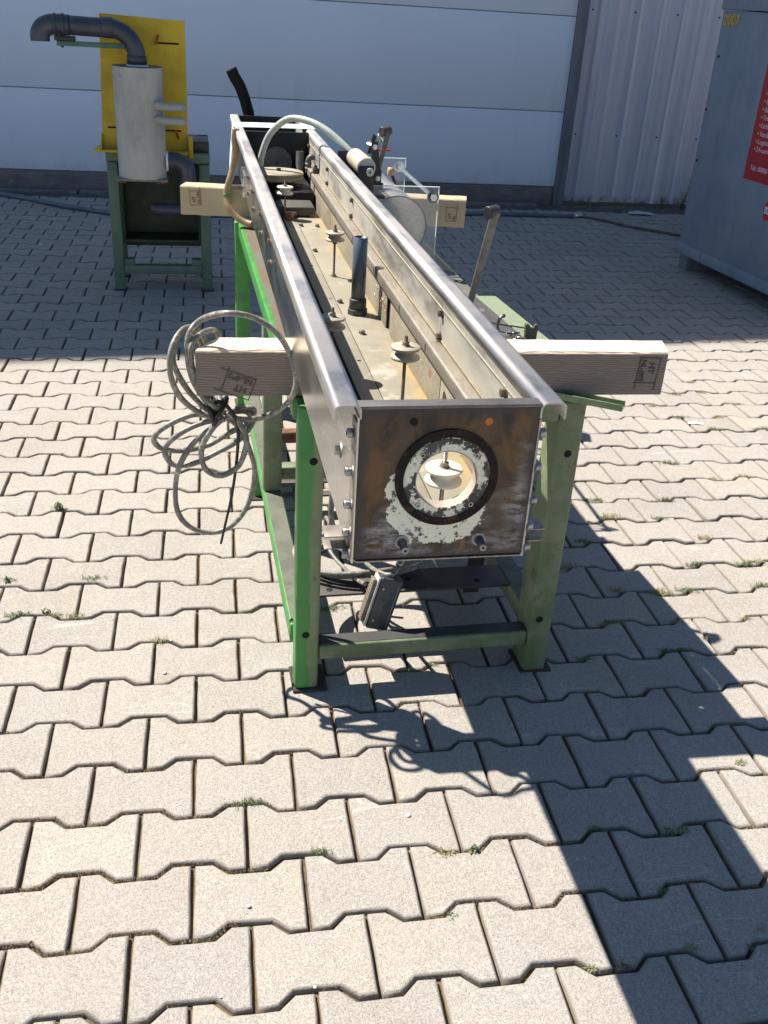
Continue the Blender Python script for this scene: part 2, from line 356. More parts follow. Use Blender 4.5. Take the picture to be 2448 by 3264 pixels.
o = bpy.data.objects.new('paver', me); COL.objects.link(o); o.parent = pavement; o['kind'] = 'stuff'

# ---- hall: white panel wall on a dark plinth, high enough to shade the yard
def wall_mat():
    s = NT('white_wall_panel')
    c = s.mix(s.ramp(s.noise(1.3, 5, .6, s.map((1, 1, .5))), .35, .75), (.75, .80, .88), (.70, .75, .83))
    c = s.mix(s.math('MULTIPLY', s.ramp(s.noise(5, 7, .7, s.map((1, 1, .15))), .58, .8), .3), c, (.45, .45, .46))
    c = s.mix(s.math('MULTIPLY', s.ramp(s.math('ADD', s.sep()[2], s.math('MULTIPLY', s.noise(6, 7, .7), .5)), .32, .5, (1, 1, 1, 1), (0, 0, 0, 1)), s.ramp(s.noise(60, 5, .7), .4, .7)), c, (.46, .44, .42))
    s.bump(s.noise(260, 3, .6), .5, .0009)
    return s.fin(c, .6, 0)
M_WALL = wall_mat()
M_PLINTH = worn('plinth_render', (.21, .175, .17), (.15, .13, .13), (.30, .27, .25), sc=5, rough=.9, stretch=(1, 1, 3), bump=.6)
M_TRIM = worn('dark_trim', (.20, .20, .235), (.14, .145, .18), (.24, .19, .17), sc=4, rough=.7, stretch=(6, 6, .6))
M_DARK = worn('dark_void', (.012, .012, .013), (.02, .02, .02), sc=20, rough=.8)
M_GASK = worn('grey_gasket', (.20, .21, .21), (.15, .155, .155), sc=20, rough=.8)
M_ROOF = worn('roof_sheet', (.28, .28, .29), (.22, .22, .23), sc=3, rough=.6)
hall = empty('industrial_hall', frame(0, 7.98), 'white industrial hall wall of wide horizontal panels on a dark plinth', 'building')
UL, UR = -15.0, 2.765
def roof_z(u): return 8.63-(u+6.06)*.187 if u > -7.5 else 8.90+(u+7.5)*.187
z = .146; first = None
k = 0
while z < 9.0:
    z1 = min(z+(.571 if k == 0 else .679), 9.4); g = G()
    # panels follow the sloping eaves
    us = [u for u in (UL, -11.0, -7.5, -6, -4, -2, 0, UR)]
    top = [(u, min(z1-.003, roof_z(u))) for u in us if roof_z(u) > z+.02]
    if len(top) > 1:
        if z1 < min(roof_z(u) for u in us):
            g.box(UL, UR, 0, .12, z+.003, z1-.003, bev=.004)
        else:
            g.prism([(top[0][0], z+.003)]+[(top[-1][0], z+.003)]+top[::-1], 0, .12, 'y')
        g.obj('wall_panel', M_WALL, hall)
    z = z1; k += 1
G().prism([(UL, -.03), (UR, -.03), (UR, roof_z(UR)-.02)]+[(u, roof_z(u)-.02) for u in (0, -4, -7.5, -11)]+[(UL, roof_z(UL)-.02)], .009, .3, 'y').obj('wall_core', M_GASK, hall)
G().box(UL, UR-.02, -.012, .011, -.02, .141, bev=.004).obj('plinth', M_PLINTH, hall)
G().box(UR+.002, UR+.088, -.02, .3, -.02, roof_z(UR)-.1, bev=.004).obj('corner_trim', M_TRIM, hall)
G().prism([(u, roof_z(u)+.005) for u in (UL-.1, -7.5, UR+.1)]+[(u, roof_z(u)+.12) for u in (UR+.1, -7.5, UL-.1)], -.02, 9, 'y').obj('roof', M_ROOF, hall)
# ---- corrugated sheet wall beside it
def corr_mat():
    s = NT('galvanised_sheet')
    v = s.map((7, 7, .25))
    c = s.mix(s.ramp(s.noise(3, 5, .6, v), .38, .62), (.76, .70, .73), (.60, .59, .66))
    c = s.mix(s.math('MULTIPLY', s.ramp(s.noise(9, 6, .7, s.map((3, 3, .3), loc=(4, 4, 1))), .55, .72), .6), c, (.62, .46, .42))
    gz = s.sep()[2]
    c = s.mix(s.math('MULTIPLY', s.ramp(gz, .0, .09, (1, 1, 1, 1), (0, 0, 0, 1)), s.ramp(s.noise(18, 4), .4, .6)), c, (.10, .09, .085))
    s.bump(s.noise(90, 4), .2, .001)
    return s.fin(c, .48, .35)
M_CORR = corr_mat()
shed = empty('corrugated_shed', frame(2.865, 8.05), 'grey corrugated metal shed wall right of the white hall', 'building')
for base in range(3):
    prof = []
    x = base*1.05
    for i in range(6):
        prof += [(x, 0), (x+.085, 0), (x+.103, -.024), (x+.138, -.024), (x+.156, 0)]; x += .175
    prof.append((base*1.05+1.06, 0))
    off = -.0015*base
    pts = [(a, b_+off) for a, b_ in prof]; back = [(a, b_+off+.0012) for a, b_ in prof[::-1]]
    gg = G(); bm = bmesh.new(); zz0, zz1 = .025, 4.9
    A = [bm.verts.new((a, b_, zz0)) for a, b_ in pts]; B_ = [bm.verts.new((a, b_, zz1)) for a, b_ in pts]
    for i in range(len(A)-1): bm.faces.new((A[i], A[i+1], B_[i+1], B_[i]))
    C_ = [bm.verts.new((a, b_, zz0)) for a, b_ in back[::-1]]; D_ = [bm.verts.new((a, b_, zz1)) for a, b_ in back[::-1]]
    for i in range(len(A)-1): bm.faces.new((C_[i+1], C_[i], D_[i], D_[i+1])); bm.faces.new((A[i+1], A[i], C_[i], C_[i+1]))
    gg.join(bm); sh = gg.obj('corrugated_sheet', M_CORR, shed)
    if base == 0: first = sh
M_STEEL = worn('bolt_steel', (.42, .41, .39), (.30, .29, .28), (.22, .13, .07), sc=120, rough=.35, metal=.9, thr3=(.6, .66))
for zz in (.55, 1.45, 2.4):
    for i in range(0, 17, 2):
        g = G(); g.cyl((.095-.05+i*.175, 0, zz), (.095-.05+i*.175, -.006, zz), .007, 8); g.obj('screw', M_DARK, shed)
G().box(-.02, 3.3, .03, .15, .05, 4.85).obj('wall_core', M_DARK, shed)
G().box(-.05, 3.35, -.08, 4, 4.905, 5.0).obj('roof', M_ROOF, shed)

# soil strip and low kerb at the foot of the wall
def soil_mat():
    s = NT('soil').pos()
    c = s.mix(s.ramp(s.noise(14, 7, .7), .35, .65), (.060, .050, .042), (.15, .135, .12))
    c = s.mix(s.ramp(s.noise(60, 4, .7), .6, .68), c, (.26, .25, .24)); s.bump(s.noise(40, 7, .7), 1, .012); return s.fin(c, .95, 0)
g = G(); bm = bmesh.new()
xs_ = [-6+i*.06 for i in range(200)]; ys_ = [7.725+j*.042 for j in range(9)]
vs = [[bm.verts.new((x, y, -.003+.010*noise.noise(Vector((x*6, y*9, 1)))+.012*max(0, noise.noise(Vector((x*2, y*3, 4)))) )) for x in xs_] for y in ys_]
for j in range(len(ys_)-1):
    for i in range(len(xs_)-1): bm.faces.new((vs[j][i], vs[j][i+1], vs[j+1][i+1], vs[j+1][i])).smooth = True
g.join(bm, smooth=True); g.obj('soil_strip', soil_mat(), kind='structure', label='dark soil strip along the foot of the wall')
M_KERB = worn('kerb_concrete', (.20, .19, .18), (.14, .13, .125), (.30, .29, .27), sc=12, rough=.95, bump=.8)
kerb = empty('kerb', frame(0, 7.86)); kerb['kind'] = 'structure'
for a, b_ in ((-3.0, -2.02), (-2.0, -1.02), (-1.0, -.02), (0, .98), (1.0, 1.98), (2.0, 2.60)):
    G().box(a, b_, 0, .07, -.02, .022+random.uniform(-.004, .004), bev=.006).obj('kerb_stone', M_KERB, kerb)

# ---- steel container on the right
def cont_mat():
    s = NT('blue_grey_steel')
    c = s.mix(s.ramp(s.noise(2.5, 7, .65), .35, .7), (.235, .285, .355), (.175, .22, .285))
    c = s.mix(s.math('MULTIPLY', s.ramp(s.noise(7, 8, .7, s.map((1, 1, .4))), .45, .7), .8), c, (.30, .32, .35))
    c = s.mix(s.ramp(s.noise(16, 8, .75, s.map((1, 1, .6), loc=(2, 2, 2))), .66, .72), c, (.05, .055, .06))
    c = s.mix(.5, c, s.mix(1.0, c, s.ramp(s.noise(150, 3, .7), .3, .7, (.6, .6, .6, 1), (1.3, 1.3, 1.3, 1)), 'MULTIPLY'))
    s.bump(s.math('ADD', s.noise(1.6, 3), s.math('MULTIPLY', s.noise(200, 3), .05)), .9, .012); return s.fin(s.mix(s.math('MULTIPLY', s.ramp(s.noise(3, 9, .75, s.map((1, 1, .3), loc=(6, 1, 0))), .56, .7), .5), c, (.10, .10, .105)), .6, .05)
M_CONT = cont_mat()
# container frame: x runs along the visible side towards the viewer, y into the container, z up
cmw = Matrix(((.0838, .9965, 0, 2.928), (-.9965, .0838, 0, 5.915), (0, 0, 1, 0), (0, 0, 0, 1)))
cont = empty('steel_container', cmw, 'blue-grey steel container with yellow stencilled number and red sticker', 'container')
G().box(0, 2.3, 0, 2.2, .10, 1.478, bev=.006).obj('body', M_CONT, cont)
G().box(-.012, 2.312, -.012, 2.212, 1.482, 1.95, bev=.006).obj('lid', M_CONT, cont)
G().box(-.016, 2.316, -.016, 2.216, .100, .162, bev=.005).obj('bottom_rail', M_CONT, cont)
for x in (.01, 1.16, 2.19):
    G().box(x, x+.09, .02, 2.1, -.005, .099, bev=.003).obj('skid', M_TRIM, cont)
for x, z_ in ((.03, 1.51), (.045, 1.24), (.02, .95), (.03, .66)):
    G().cyl((x, 0, z_), (x, -.006, z_), .007, 10).obj('rivet', M_DARK, cont)
G().box(.30, .305, -.0185, -.001, .103, .160).obj('weld_seam', M_TRIM, cont)
def flat(name, c, rough=.6, **k):
    s = NT(name); n_ = s.noise(40, 5, .6); return s.fin(s.mix(s.math('MULTIPLY', n_, .35), c, tuple(x*.6 for x in c[:3])), rough, 0, **k)
M_RED = flat('red_sticker', (.42, .018, .022), .4); M_LET = flat('sticker_lettering', (.62, .52, .60)); M_YEL2 = flat('yellow_stencil', (.62, .36, .03))
M_BUL = flat('bullet_yellow', (.70, .60, .10)); M_WHITE = flat('white_print', (.72, .74, .78)); M_BLUE = flat('blue_print', (.05, .15, .45))
def side_m(s_, z_, rz=0, d=-.0022): return Matrix.Translation((s_, d, z_)) @ Matrix.Rotation(PI/2, 4, 'X') @ Matrix.Rotation(rz, 4, 'Z')
text('stencil_number', '2007', .078, M_YEL2, cont, side_m(.022, 1.405), bold=.002, spacing=1.08)
st = G().box(.545, 1.16, -.0015, 0, .640, 1.42).obj('sticker', M_RED, cont)
for z_, w in ((.805, '24-uurs s'), (.845, 'Logistiek'), (.884, 'Verdee'), (.927, 'Licht'), (.968, 'Tran'), (1.008, 'Be'), (1.049, 'E'), (1.088, '')):
    G().cyl((.597, -.0015, z_), (.597, -.0022, z_), .0055, 10).obj('bullet', M_BUL, st)
    if w: text('lettering', w, .038, M_LET, st, side_m(.612, z_-.012), bold=.0004)
text('lettering', 'Tel.: 00800 - 5', .036, M_LET, st, side_m(.594, .695), bold=.0004)
M_RED2 = flat('diamond_red', (.50, .03, .03), .4)
dl = G().prism([(.797, .53), (.83, .566), (.905, .566), (.94, .52), (.91, .470), (.815, .462)], -.0015, 0, 'y').obj('hazard_sticker', M_RED2, cont)
G().box(.812, .90, -.0020, -.0016, .497, .533).obj('label_panel', M_WHITE, dl)
text('lettering', 'UN', .030, M_BLUE, dl, side_m(.818, .504, d=-.0024), bold=.0006)

# ---------------------------------------------------------------- green paint and friends
M_GRN = worn('faded_green_paint', (.125, .165, .082), (.185, .215, .130), (.085, .075, .05), sc=14, rough=.5, thr3=(.575, .68), bump=.25)
M_GRND = worn('worn_green_paint', (.135, .20, .095), (.20, .255, .145), (.07, .065, .05), sc=16, rough=.55, thr3=(.57, .66), bump=.3)
M_GRNTOP = worn('scuffed_rail_top', (.145, .150, .115), (.105, .105, .085), (.11, .075, .05), sc=14, rough=.6, thr3=(.55, .66))
def two_green():
    """bright repaint over the faded paint; the repaint ends in a ragged line along the leg"""
    s = NT('bright_green_repaint'); x = s.sep()[0]
    e = s.math('ADD', x, s.math('MULTIPLY', s.math('SUBTRACT', s.noise(16, 7, .65, s.map((1, 1, .5))), .5), .045))
    f = s.ramp(e, .026, .0275)
    br = s.mix(s.ramp(s.noise(14, 5, .6), .4, .7), (.055, .255, .052), (.040, .195, .042))
    fd = s.mix(s.ramp(s.noise(20, 6, .65), .4, .65), (.205, .245, .125), (.155, .195, .095))
    c = s.mix(f, br, fd)
    c = s.mix(s.ramp(s.noise(42, 9, .78), .60, .64), c, (.10, .08, .055))
    c = s.mix(s.ramp(s.sep()[2], .01, .075, (1, 1, 1, 1), (0, 0, 0, 1)), c, (.085, .075, .05)) if False else c
    s.bump(s.math('ADD', s.math('MULTIPLY', f, -.8), s.noise(150, 5)), .35, .0012); return s.fin(c, .42, 0)
M_2G = two_green()
M_BRG = worn('bright_green_paint', (.065, .275, .058), (.045, .20, .045), (.13, .15, .09), sc=18, rough=.4, thr3=(.62, .68))
M_RUST = worn('rusty_steel', (.20, .085, .04), (.10, .055, .035), (.28, .15, .075), sc=40, rough=.85, bump=.7)
M_BRN = worn('brown_black_steel', (.055, .045, .04), (.085, .072, .065), (.12, .075, .05), sc=18, rough=.55, bump=.4)
M_HOLE = NT('hole_dark').fin((.004, .004, .004), .9, 0)
M_SOOT = worn('dirty_foot_plate', (.035, .028, .022), (.06, .045, .035), sc=40, rough=.9)

TH = R_(2.2); LM = frame(.159, 1.775, 0, TH)          # frame of the green table
# ---- green table frame
tab = empty('green_steel_frame', LM, 'long green tubular steel frame standing on four legs under the trough', 'steel frame')
def leg(x0, x1, y0, y1, mat, z0=.008, z1=.70):
    return G().box(x0, x1, y0, y1, z0, z1, bev=.007, seg=3).obj('leg', mat, tab)
leg(-.004, .049, 0, .052, M_2G); leg(.545, .600, 0, .088, M_GRN)
leg(-.022, .030, 1.745, 1.80, M_BRG); leg(.552, .605, 1.745, 1.80, M_GRN)
leg(-.012, .041, .722, .775, M_GRN, .152, .648)
leg(.553, .606, .722, .775, M_GRN, .152, .648)
for (x, y) in ((.024, .03), (.570, .035), (.004, 1.77), (.58, 1.77)):
    G().box(x-.032, x+.048, y-.036, y+.06, .0, .008, bev=.002).obj('foot_plate', M_SOOT, tab)
for x, y, mt in ((-.018, .98, M_BRG), (.56, .98, M_GRN)):
    f = G().box(x, x+.05, y, y+.05, .006, .098, bev=.004).obj('foot', mt, tab)
    G().box(x-.01, x+.07, y-.02, y+.06, 0, .006, bev=.001).obj('foot_plate', M_SOOT, f)
def rail(name, m1, **k): return G().box(bev=.006, seg=3, **k).obj(name, m1, tab)
# upper side rails: bright side face, scuffed top skin
for x0, m1 in ((-.010, M_BRG), (.548, M_GRN)):
    r = rail('upper_rail', m1, x0=x0, x1=x0+.066, y0=.054, y1=1.743, z0=.650, z1=.699) if x0 < 0 else rail('upper_rail', m1, x0=x0, x1=x0+.052, y0=.090, y1=1.743, z0=.650, z1=.699)
    G().box(x0+.014, x0+.047, .12, 1.70, .6992, .7004).obj('scuffed_strip', M_GRNTOP if x0 > 0 else worn('rust_and_paint', (.15, .10, .07), (.13, .125, .095), (.08, .22, .06), sc=12, rough=.8, thr=(.42, .58), bump=.6, stretch=(1, .4, 1)), r)
    r = rail('lower_rail', m1, x0=x0, x1=x0+.052, y0=.054 if x0 < 0 else .09, y1=1.743, z0=.100, z1=.151)
    G().box(x0+.004, x0+.048, .06 if x0 < 0 else .1, 1.735, .1512, .1522).obj('scuffed_strip', M_GRNTOP, r)
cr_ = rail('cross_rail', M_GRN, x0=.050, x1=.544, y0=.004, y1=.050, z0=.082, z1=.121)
G().box(.052, .543, .011, .047, .1212, .1222).obj('shaded_grimy_top', worn('shaded_grimy_top', (.055, .055, .052), (.035, .036, .036), (.09, .10, .07), sc=12, rough=.6), cr_)  # dark skin: shade on this rail top put into the colour, with grime
rail('cross_rail', M_GRN, x0=.050, x1=.544, y0=.004, y1=.050, z0=.652, z1=.700)
rail('cross_rail', M_GRN, x0=.031, x1=.551, y0=1.75, y1=1.795, z0=.652, z1=.700)
rail('cross_rail', M_GRN, x0=.031, x1=.551, y0=1.75, y1=1.795, z0=.10, z1=.150)
rail('cross_rail', M_GRN, x0=.043, x1=.547, y0=.885, y1=.93, z0=.105, z1=.150)
rail('cross_rail', M_RUST, x0=.043, x1=.547, y0=1.15, y1=1.19, z0=.110, z1=.150)
rail('cross_rail', M_GRND, x0=.043, x1=.547, y0=.95, y1=.99, z0=.652, z1=.699)
def drilled(x0, x1, y0, y1, z0, z1, holes):
    p = G().box(x0, x1, y0, y1, z0, z1, bev=.001).obj('cross_plate', M_BRN, tab)
    for x, y, r in holes: G().cyl((x, y, z1+.0002), (x, y, z1+.0006), r, 18).obj('hole', M_HOLE, p)
drilled(.043, .547, .165, .262, .146, .152, ((.105, .215, .008), (.10, .188, .008), (.30, .215, .008), (.47, .19, .008)))
drilled(.043, .547, .690, .718, .146, .152, ((.2, .704, .006),))
drilled(.043, .547, .776, .80, .146, .152, ())
drilled(.235, .547, 1.08, 1.74, .7005, .7035, ()); drilled(.235, .547, .155, 1.078, .7005, .7035, ())      # tray that carries the clear tank
G().prism([(.50, .55), (.545, .55), (.535, .004), (.490, .004)], .098, .103, 'y', bev=.001, m=Matrix.Translation((0, .25, 0)) @ Matrix.Rotation(R_(6), 4, 'X')).obj('leaning_flat_bar', M_BRN, tab)
for x, z in ((.027, .582), (.019, .157), (.5725, .581), (.5675, .157)):
    g = G(); g.cyl((x, -.0006, z), (x, .002, z), .0085, 20); g.obj('bolt_hole', M_HOLE, tab)
G().cyl((.014, .722, .575), (.014, .718, .575), .004, 10).obj('rivet', M_STEEL, tab)
# shelf on the right of the frame
sh = G().prism([(.600, .215), (.657, .215), (.632, .765), (.575, .765)], .7055, .7105, 'z', bev=.001).obj('shelf', worn('pale_green_shelf', (.22, .26, .165), (.17, .20, .125), (.28, .34, .22), sc=9, rough=.6, thr3=(.6, .64)), tab)
G().prism([(.470, .215), (.598, .215), (.573, .765), (.47, .765)], .7055, .7098, 'z', bev=.001).obj('shelf_plate', worn('scratched_steel_plate', (.13, .125, .115), (.09, .085, .08), (.24, .23, .22), sc=22, rough=.45, metal=.4, thr3=(.58, .62)), tab)
G().box(.548, .60, .3, .34, .6992, .7053).obj('shelf_packer', M_BRN, tab); G().box(.548, .60, .62, .66, .6992, .7053).obj('shelf_packer', M_BRN, tab)

# ---- timber beams
def timber():
    s = NT('rough_sawn_timber'); P = s.coord
    gr = s.noise(9, 8, .65, s.map((1.2, 40, 60)), .6); ring = s.n('ShaderNodeTexWave', wave_type='BANDS', bands_direction='Z'); ring.inputs['Scale'].default_value = 66; ring.inputs['Distortion'].default_value = 12; ring.inputs['Detail'].default_value = 3; ring.inputs['Detail Scale'].default_value = .55
    s.l(s.map((.35, 1, 1)), ring.inputs['Vector'])
    top = s.mix(s.ramp(gr, .3, .7), (.60, .50, .35), (.70, .60, .45))
    side = s.mix(s.ramp(ring.outputs['Fac'], .15, .85), (.185, .150, .128), (.26, .215, .185))
    side = s.mix(s.ramp(gr, .55, .8), side, (.11, .085, .07))
    nz = s.n('ShaderNodeNewGeometry'); N = s.n('ShaderNodeSeparateXYZ'); s.l(nz.outputs['Normal'], N.inputs[0])
    # darker sides, paler top: the boundary runs a few millimetres down the arris
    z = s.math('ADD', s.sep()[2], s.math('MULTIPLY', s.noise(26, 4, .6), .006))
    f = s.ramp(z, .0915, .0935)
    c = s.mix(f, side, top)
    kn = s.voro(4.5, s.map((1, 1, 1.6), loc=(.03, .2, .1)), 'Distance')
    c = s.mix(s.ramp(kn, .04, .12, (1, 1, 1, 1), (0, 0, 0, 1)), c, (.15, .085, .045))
    s.bump(s.math('ADD', gr, s.math('MULTIPLY', ring.outputs['Fac'], .7)), .7, .0012); return s.fin(c, .85, 0)
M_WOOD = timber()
def timber_pale():
    s = NT('fresh_timber')
    gr = s.noise(9, 8, .65, s.map((1.2, 40, 60)), .6)
    c = s.mix(s.ramp(gr, .3, .75), (.52, .42, .28), (.41, .32, .20))
    c = s.mix(s.ramp(s.noise(5, 5, .6), .5, .75), c, (.60, .49, .33)); s.bump(gr, .6, .001); return s.fin(c, .8, 0)
M_WOODP = timber_pale()
M_INKD = flat('stamp_ink', (.095, .074, .062), .9)
def beam(name, A, B, w, h, z, mat, skl, skr, label):
    A = Vector((*A, 0)); B = Vector((*B, 0)); d = B-A; L = d.length
    o = empty(name, LM @ frame(A.x, A.y, z, math.atan2(d.y, d.x)), label, 'timber beam')
    g = G(); bm = bmesh.new(); n = 40; rnd = random.Random(len(label))
    rows = []
    for i in range(n+1):
        t = i/n; ch = []
        for (yy, zz) in ((0, 0), (w, 0), (w, h), (.004, h), (0, h-.004)):
            x = t*L + (skl*(yy/w))*(1-t) + (skr*(yy/w))*t
            j = .0007 if 0 < i < n else 0
            ch.append(bm.verts.new((x, yy+rnd.uniform(-j, j), zz+rnd.uniform(-j, j))))
        rows.append(ch)
    for a, b in zip(rows, rows[1:]):
        for k in range(5): bm.faces.new((a[k], b[k], b[(k+1) % 5], a[(k+1) % 5]))
    bm.faces.new(rows[0]); bm.faces.new(rows[-1][::-1])
    bmesh.ops.recalc_face_normals(bm, faces=bm.faces); g.join(bm)
    g.obj('beam_body', mat, o); return o, L
def fm(x, z, rz=0): return Matrix.Translation((x, -.0012, z)) @ Matrix.Rotation(PI/2, 4, 'X') @ Matrix.Rotation(rz, 4, 'Z')
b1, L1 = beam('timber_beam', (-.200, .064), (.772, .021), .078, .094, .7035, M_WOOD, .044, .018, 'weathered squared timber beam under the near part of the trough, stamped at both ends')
M_INK2 = flat('faded_stamp_ink', (.25, .17, .10), .9)
def stamp(b, x, z, rz, s=1.0, w1='NL-093', w2='HT'):
    M_INK = M_INKD if b is b1 else M_INK2
    st = empty('heat_stamp', Matrix.Identity(4)); st.parent = b; st.matrix_local = fm(x, z, rz)
    for t_, (px, py), sz in ((w1, (.006*s, .005*s), .017*s), (w2, (.012*s, .025*s), .020*s)):
        text('stamp_lettering', t_, sz, M_INK, st, Matrix.Translation((px, py, 0)), ext=.0001, bold=.0006)
    for (x0, x1, y0, y1) in ((0, .078*s, 0, .002), (0, .002, 0, .05*s), (0, .078*s, .048*s, .05*s), (.060*s, .062*s, -.006*s, .05*s)):
        G().box(x0, x1, y0, y1, -.0001, .0001).obj('stamp_line', M_INK, st)
stamp(b1, .118, .034, R_(160), .95)
stamp(b1, L1-.060, .084, R_(-93), .92)
b2, L2 = beam('timber_beam', (-.205, 1.855), (.800, 1.700), .080, .098, .7015, M_WOODP, .01, .01, 'pale timber beam crossing the frame at the far end, behind the clear tank')
stamp(b2, .075, .035, R_(95), .8, 'NL-093', 'HT'); stamp(b2, L2-.03, .02, R_(90), .8, 'NL', 'HT')

# ---------------------------------------------------------------- stainless trough
TM = LM @ Matrix.Translation((-.03, -.757, 0)) @ Matrix.Rotation(R_(1.185-2.2), 4, 'Z')
def stainless(name, c=(.56, .55, .53), rough=.26, dirt=.35, tint=(.42, .37, .25), amt=.5):
    s = NT(name); v = s.map((1, .03, 1)); b = s.noise(900, 3, .6, s.map((.03, .05, 1)))
    d = s.ramp(s.noise(9, 7, .65, s.map((1, .35, 1))), .42, .72)
    cc = s.mix(s.math('MULTIPLY', d, dirt), c, tint)
    cc = s.mix(s.math('MULTIPLY', s.ramp(s.noise(45, 8, .75, s.map((1, .4, 1))), .60, .68), amt), cc, (.60, .58, .52))
    r = s.math('ADD', s.math('MULTIPLY_ADD', b, .12, rough-.06), s.math('MULTIPLY', d, dirt*.55), clamp=True)
    s.bump(s.math('ADD', b, s.math('MULTIPLY', s.noise(12, 3), .6)), .12, .0006)
    m = s.math('SUBTRACT', 1.0, s.math('MULTIPLY', d, dirt)); return s.fin(cc, r, m)
M_SS = stainless('brushed_stainless', dirt=.12, amt=.12, rough=.22)
M_SSD = stainless('dirty_stainless', (.52, .50, .45), .50, .95, (.37, .345, .27), .45)
M_TOP = stainless('polished_rail_top', (.56, .54, .52), .44, .75, (.27, .245, .22), .3)
tr = empty('stainless_trough', TM, 'long open stainless steel trough with rolled rims and a rusty end plate', 'machine trough')
LEN = 2.955
def rim(sgn, x, mat, name='rim'):
    """rolled rim: short web, quarter bend, flat top, bend, hanging lip"""
    out = []; r = .0050; z = 1.0035
    def arc(cx, cz, a0, a1, k=5): return [(cx+r*math.cos(a0+(a1-a0)*i/k), cz+r*math.sin(a0+(a1-a0)*i/k)) for i in range(k+1)]
    ri = .005 if sgn > 0 else .0075
    o = [(0, z-ri-.010)] + [(-ri+ri*math.cos(a), z-ri+ri*math.sin(a)) for a in [PI/2*i/6 for i in range(7)]] + [(-ri-.0012, z), (-.028+r+.0012, z)] + arc(-.028+r, z-r, PI/2, PI) + [(-.028, z-r-.001), (-.028, z-.019)]
    return o
def strip(prof, th, y0, y1, mat, name, parent=tr, ny=1, smooth=True, m=None):
    """sheet with thickness that follows a profile in x-z, extruded along y"""
    n = len(prof); inn = []
    for i in range(n):
        a = Vector(prof[max(i-1, 0)]); b_ = Vector(prof[min(i+1, n-1)]); t = (b_-a).normalized(); nn = Vector((t.y, -t.x)); inn.append((prof[i][0]+nn.x*th, prof[i][1]+nn.y*th))
    bm = bmesh.new(); rows = []
    for j in range(ny+1):
        y = y0+(y1-y0)*j/ny
        rows.append([[bm.verts.new((p[0], y, p[1])) for p in L] for L in (prof, inn)])
    for j in range(ny):
        (A, B), (C, D) = rows[j], rows[j+1]
        for i in range(n-1):
            for q in ((A[i], A[i+1], C[i+1], C[i]), (B[i+1], B[i], D[i], D[i+1])):
                f = bm.faces.new(q); f.smooth = smooth
        bm.faces.new((A[0], C[0], D[0], B[0])); bm.faces.new((A[-1], B[-1], D[-1], C[-1]))
    for e in (0, -1):
        A, B = rows[e]
        for i in range(n-1): bm.faces.new((A[i], A[i+1], B[i+1], B[i]))
    bmesh.ops.recalc_face_normals(bm, faces=bm.faces)
    g = G(); g.join2_bm = None
    mp = {v: g.bm.verts.new(v.co) for v in bm.verts}
    for f in bm.faces:
        q = g.bm.faces.new([mp[v] for v in f.verts]); q.smooth = f.smooth
    bm.free(); return g.obj(name, mat, parent)
pr_ = rim(1, 0, None)
left = [(x, z) for x, z in pr_]
right = [(.218-x, z) for x, z in rim(-1, 0, None)]
lr = strip(left, .002, -.001, LEN, M_TOP, 'rim'); rr = strip(right[::-1], .002, -.001, LEN-.02, M_TOP, 'rim')
# side panels (left outside face is what the camera sees; right one is in segments with seams)
G().box(-.0022, 0, .0, LEN, .797, .990, bev=0).obj('side_panel', M_SS, tr)
for a, b_ in ((0, .50), (.502, 1.22), (1.222, 1.98), (1.982, LEN-.02)):
    G().box(.2165, .2190, a, b_, .797, .984).obj('side_panel', M_SSD, tr)
